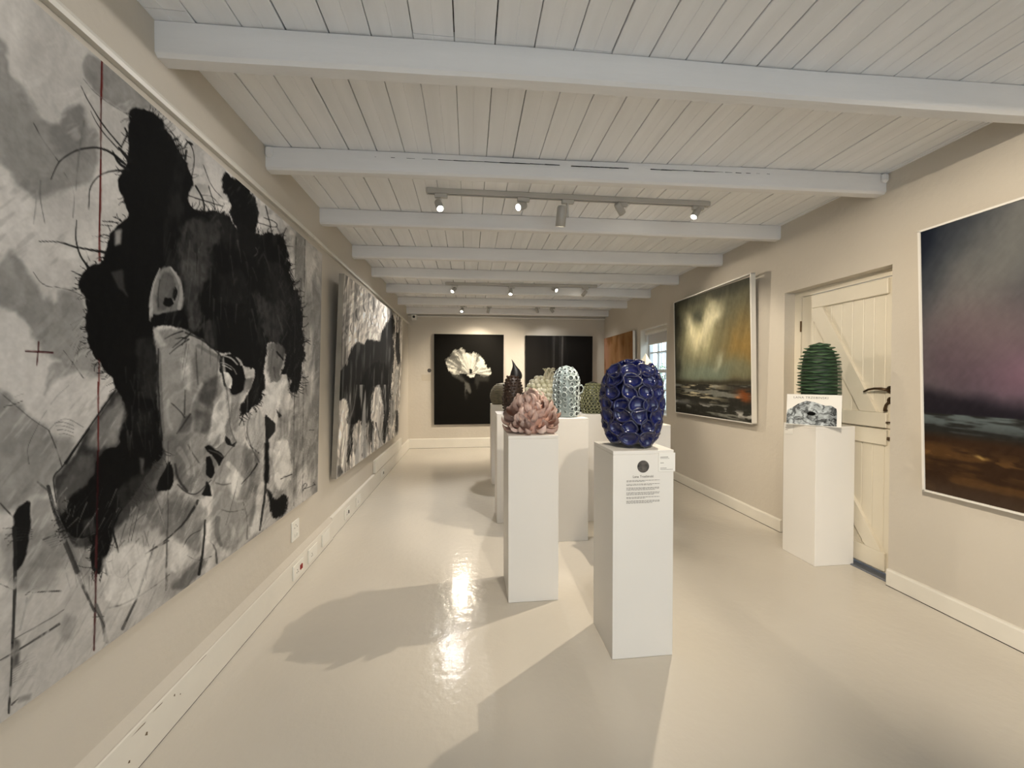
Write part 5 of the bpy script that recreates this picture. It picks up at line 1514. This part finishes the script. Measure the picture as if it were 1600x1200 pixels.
# rocky form printed on the cover: a grid with painted colours, cut to the outline
ol = np.array([(-0.156, 0.075), (-0.150, 0.108), (-0.120, 0.128), (-0.088, 0.155), (-0.04, 0.178), (0.0, 0.172), (0.035, 0.160), (0.07, 0.146), (0.10, 0.150), (0.130, 0.128), (0.133, 0.10)])
nx_, nz2 = 90, 56
cx_ = np.linspace(-0.156, 0.133, nx_); top_ = np.interp(cx_, ol[:, 0], ol[:, 1])
XX, TT = np.meshgrid(np.arange(nx_), np.linspace(0, 1, nz2), indexing='ij')
PX = cx_[XX].ravel(); PZ = (0.004 + TT * (top_[XX] - 0.004)).ravel()
nA, nB = Noise(501), Noise(502)
wu = PX + 0.030 * (fbm(nA, PX * 30, PZ * 30, 3) - 0.5) * 2; wv = PZ + 0.030 * (fbm(nB, PX * 30 + 7, PZ * 30, 3) - 0.5) * 2
rdg = np.abs(fbm(nA, wu * 26 + 5, wv * 30, 3) - 0.5) * 2
val = np.clip(0.74 - 1.5 * (0.28 - rdg).clip(0, 1) - 0.35 * (fbm(nB, wu * 60, wv * 60, 2) - 0.5) - 0.18 * sstep(0.05, 0.13, PX), 0.18, 0.9)
hole = np.hypot((PX + 0.010) / 0.027, (PZ - 0.086) / 0.015) + 0.35 * (fbm(nB, PX * 60, PZ * 60, 2) - 0.5)
val = val * sstep(0.85, 1.0, hole) + 0.03 * (1 - sstep(0.85, 1.0, hole))
me = mkdata('cover_picture', np.stack([PX, np.full_like(PX, -0.0007), PZ + zl], 1).tolist(),
            [(i_ * nz2 + j_, (i_ + 1) * nz2 + j_, (i_ + 1) * nz2 + j_ + 1, i_ * nz2 + j_ + 1) for i_ in range(nx_ - 1) for j_ in range(nz2 - 1)], art_mat())
at = me.color_attributes.new('paint', 'FLOAT_COLOR', 'POINT')
c4 = np.ones((len(PX), 4), np.float32); c4[:, :3] = s2l(np.stack([val * 0.95, val * 0.985, val], 1))
at.data.foreach_set('color', c4.ravel())
link(bpy.data.objects.new('cover_picture', me), fc)

# ------------------------------------------------------------------ track lights
GR = 'spotlights clipped to the ceiling tracks'
def track(y0, y1, x0, x1, label):
    t = empty('lighting_track', ((x0 + x1) / 2, (y0 + y1) / 2, ZC - 0.034), label, 'track', 'ceiling lighting tracks')
    L = (x1 - x0) / 2; sl = (y1 - y0) / (x1 - x0)
    t.rotation_euler = (0, 0, math.atan(sl))
    G().box(-L, L, -0.018, 0.018, 0.012, 0.034).box(-L, L, -0.018, -0.0075, 0, 0.012).box(-L, L, 0.0075, 0.018, 0, 0.012).build('rail', M_track, t)
    G().box(-L + 0.01, L - 0.01, -0.0075, 0.0075, 0.006, 0.0119).build('slot', M_slot, t)
    for s in (-1, 1):
        G().cbox(min(s * L, s * (L + 0.012)), max(s * L, s * (L + 0.012)), -0.019, 0.019, -0.001, 0.034, 0.003).build('end_cap', M_track, t)
    return t
track(2.772, 2.752, -0.288, 1.800, 'nearest grey lighting track on the ceiling, with five spotlights')
track(5.44, 5.36, -0.320, 1.810, 'middle grey lighting track on the ceiling, with four spotlights')
track(6.96, 6.94, -0.34, 1.75, 'farthest grey lighting track, mostly hidden behind the last beams')
track(0.06, 0.04, -0.30, 1.80, 'lighting track above the camera, out of the picture')

def spotlight(x, y, z, aim, watts, size, blend, col, label, big=False, lit=True, cable=False, rad=0.02):
    """head centre (x,y,z); aim = point the lamp looks at"""
    zr = ZC - 0.034
    h = empty('spotlight', (x, y, zr - 0.001), label, 'spotlight', GR)
    d = (Vector(aim) - Vector((x, y, z))).normalized()
    q = frame_quat(d)
    rb, Lb = (0.036, 0.14) if big else (0.026, 0.092)
    sx = 0.048 if big else 0.014
    G().cbox(-0.045 + sx, 0.045 + sx, -0.014, 0.014, -0.028, 0.0005, 0.004).build('adapter', M_track, h)
    zc = z - zr + 0.001
    a = Vector((sx, 0, -0.026)); b = Vector((sx, 0, min(zc + 0.01, -0.036)))
    if big:
        G().tube([a, (sx, 0, zc - 0.004)], 0.008, 10).tube([(sx + 0.006, 0, zc), (0, 0, zc)], 0.006, 8).build('arm', M_track, h)
    else:
        G().box(sx - 0.004, sx + 0.004, -0.003, 0.003, b.z - 0.012, -0.027).tube([(sx, 0, b.z - 0.006), (0, 0, zc)], 0.004, 8).build('arm', M_track, h)
    body = G().lathe([(rb * 0.30, -Lb * 0.52), (rb * 0.80, -Lb * 0.50), (rb * 0.98, -Lb * 0.40), (rb, 0.0), (rb * 1.02, Lb * 0.10), (rb * 1.0, Lb * 0.12), (rb, Lb * 0.5), (rb * 0.86, Lb * 0.5), (rb * 0.84, Lb * 0.44)], 22, capt=False)
    bo = body.build('lamp_body', M_head, h, smooth=False)
    bo.location = (0, 0, zc); bo.rotation_mode = 'QUATERNION'; bo.rotation_quaternion = q
    for p in bo.data.polygons: p.use_smooth = len(p.vertices) == 4
    G().add([(rb * 0.85 * math.cos(t), rb * 0.85 * math.sin(t), Lb * 0.45) for t in np.linspace(0, 6.2832, 21)[:-1]], [tuple(range(20))]).build('lens', M_lens if lit else M_lensoff, bo)
    if cable:
        G().tube([(-0.02, -0.004, -0.024), (-0.034, -0.008, -0.040), (-0.036, -0.006, zc), (-0.012, 0, zc - 0.004)], 0.0028, 6).build('cable', M_black, h, smooth=True)
    if lit:
        L = bpy.data.lights.new('lamp_light', 'SPOT')
        L.energy = watts * SPOT; L.color = col; L.spot_size = R(size); L.spot_blend = blend; L.shadow_soft_size = rad
        lo = bpy.data.objects.new('lamp_light', L)
        lo.parent = h
        lo.location = Vector((0, 0, zc)) + d * (Lb * 0.5 + 0.012)
        lo.rotation_mode = 'QUATERNION'; lo.rotation_quaternion = d.to_track_quat('-Z', 'Y')
        COL.objects.link(lo)
    return h
# nearest track
spotlight(-0.211, 2.768, 2.565, (0.45, 1.1, 0.3), 9, 70, 0.7, HALO, 'leftmost lit spotlight on the nearest track')
spotlight(0.375, 2.764, 2.585, (-1.1, 1.3, 1.45), 70, 75, 0.7, HALO, 'second lit spotlight on the nearest track, turned to the portrait')
spotlight(0.667, 2.760, 2.525, (0.60, 3.55, 0.2), 140, 62, 0.5, HALO, 'large grey cylinder spotlight in the middle of the nearest track', big=True)
spotlight(1.108, 2.758, 2.602, (2.66, 3.8, 1.2), 165, 60, 0.6, WARM, 'grey spotlight with looped black cable on the nearest track', cable=True)
spotlight(1.707, 2.754, 2.597, (0.20, 2.30, 0.3), 300, 78, 0.8, WARM, 'rightmost lit spotlight on the nearest track', rad=0.012)
# middle track
spotlight(-0.214, 5.436, 2.579, (-1.1, 4.4, 1.3), 150, 85, 0.7, HALO, 'leftmost lit spotlight on the middle track')
spotlight(0.580, 5.406, 2.563, (0.30, 4.2, 0.6), 210, 66, 0.7, HALO, 'second lit spotlight on the middle track, facing the camera')
spotlight(1.205, 5.383, 2.606, (2.75, 2.9, 1.2), 225, 62, 0.6, WARM, 'third lit spotlight on the middle track, turned to the door', rad=0.012)
spotlight(1.637, 5.366, 2.560, (0.3, 7.5, 0.85), 780, 72, 0.8, WARM, 'small spotlight at the right end of the middle track')
# farthest track
spotlight(-0.129, 6.958, 2.571, (-0.5, 5.4, 0.6), 200, 80, 0.7, WARM, 'single lit lamp at the left of the farthest track')
spotlight(0.341, 6.953, 2.569, (0.0, 7.45, 1.30), 130, 105, 0.9, WARM, 'dark-backed spotlight on the farthest track turned to the white dress')
spotlight(1.230, 6.945, 2.586, (1.7, 7.45, 1.30), 45, 105, 0.9, HALO, 'dark-backed spotlight on the farthest track, third from the left')
spotlight(1.504, 6.942, 2.592, (2.66, 7.1, 1.2), 60, 80, 0.8, HALO, 'dark-backed spotlight at the right of the farthest track')
# track over the camera
spotlight(0.0, 0.055, 2.58, (2.70, 1.50, 1.15), 800, 62, 0.8, WARM, 'lamp above the camera turned to the dusk seascape')
spotlight(0.62, 0.052, 2.58, (0.70, 2.3, 0.85), 260, 70, 0.6, WARM, 'lamp above the camera turned to the blue vase')
spotlight(1.40, 0.048, 2.58, (-1.1, 1.4, 1.75), 115, 62, 0.9, HALO, 'lamp above the camera turned to the portrait')

# ------------------------------------------------------------------ small fittings
def socket(name, y, z, w, h, x, label, red=0, holes=True, group='sockets and switches along the left wall'):
    s = empty(name, (x, y, z), label, 'socket', group)
    G().cbox(0, 0.009, -w / 2, w / 2, -h / 2, h / 2, 0.003).build('face_plate', M_plastic, s)
    if holes:
        for (dy, dz) in ((-0.018, 0.018), (0.018, 0.018), (0, 0.034)) if h > w else ((-0.03, -0.012), (-0.012, -0.012), (-0.021, 0.004)):
            G().tube([(0.0085, dy, dz), (0.0095, dy, dz)], 0.004, 8).build('socket_hole', M_black, s)
    for k in range(red):
        G().cbox(0.008, 0.015, w * 0.16 + 0.018 * k - 0.006, w * 0.16 + 0.018 * k + 0.006, -0.016, 0.016, 0.002).build('rocker_switch', M_red if red > 1 else M_black, s)
    if not red and h > w:
        for dy in (-0.016, 0.016): G().cbox(0.008, 0.013, dy - 0.006, dy + 0.006, -0.045, -0.020, 0.002).build('rocker_switch', M_plastic, s)
    return s
socket('wall_socket', 2.700, 0.330, 0.105, 0.130, XL, 'white double socket plate on the wall below the portrait')
socket('trunking_socket', 2.668, 0.082, 0.150, 0.095, -1.1349, 'socket plate with red switches set in the skirting below the portrait', red=2)
socket('trunking_socket', 2.905, 0.082, 0.150, 0.095, -1.1349, 'plain double socket plate in the skirting, right of the red switches', holes=True)
socket('trunking_plate', 3.160, 0.088, 0.150, 0.095, -1.1349, 'blank raised plate at the end of the thick skirting', holes=False)
socket('trunking_socket', 3.720, 0.090, 0.150, 0.095, -1.1419, 'socket plate with a black switch low on the skirting under the horse', red=1)
socket('trunking_socket', 4.080, 0.090, 0.150, 0.095, -1.1419, 'plain socket plate low on the skirting under the horse')
socket('trunking_socket', 5.200, 0.095, 0.150, 0.095, -1.1419, 'socket plate with a black switch at the far end of the left skirting', red=1)
# trunking box under the horse picture
tb = empty('cable_trunking', (XL, 5.65, 0.19), 'white cable trunking box fixed low on the wall under the horse picture', 'trunking')
G().cbox(0, 0.034, -0.85, 0.86, 0.0, 0.155, 0.004).build('cover', M_trim, tb)
G().cbox(0, 0.040, 0.84, 0.90, -0.002, 0.165, 0.004).build('end_cap', M_trim, tb)
# security camera at the far left corner
sc_ = empty('security_camera', (-1.04, YB, 2.50), 'small white security camera in the far left corner under the ceiling', 'camera')
G().cbox(-0.05, 0.05, -0.012, 0, -0.05, 0.05, 0.004).build('mount_plate', M_plastic, sc_)
G().tube([(0, -0.01, 0), (0.0, -0.05, 0)], 0.014, 10).build('bracket', M_plastic, sc_)
G().cbox(-0.05, 0.055, -0.135, -0.045, -0.055, 0.05, 0.018).build('housing', M_plastic, sc_)
G().tube([(0.006, -0.130, -0.002), (0.006, -0.138, -0.002)], 0.024, 18).build('lens', M_black, sc_.children[-1])
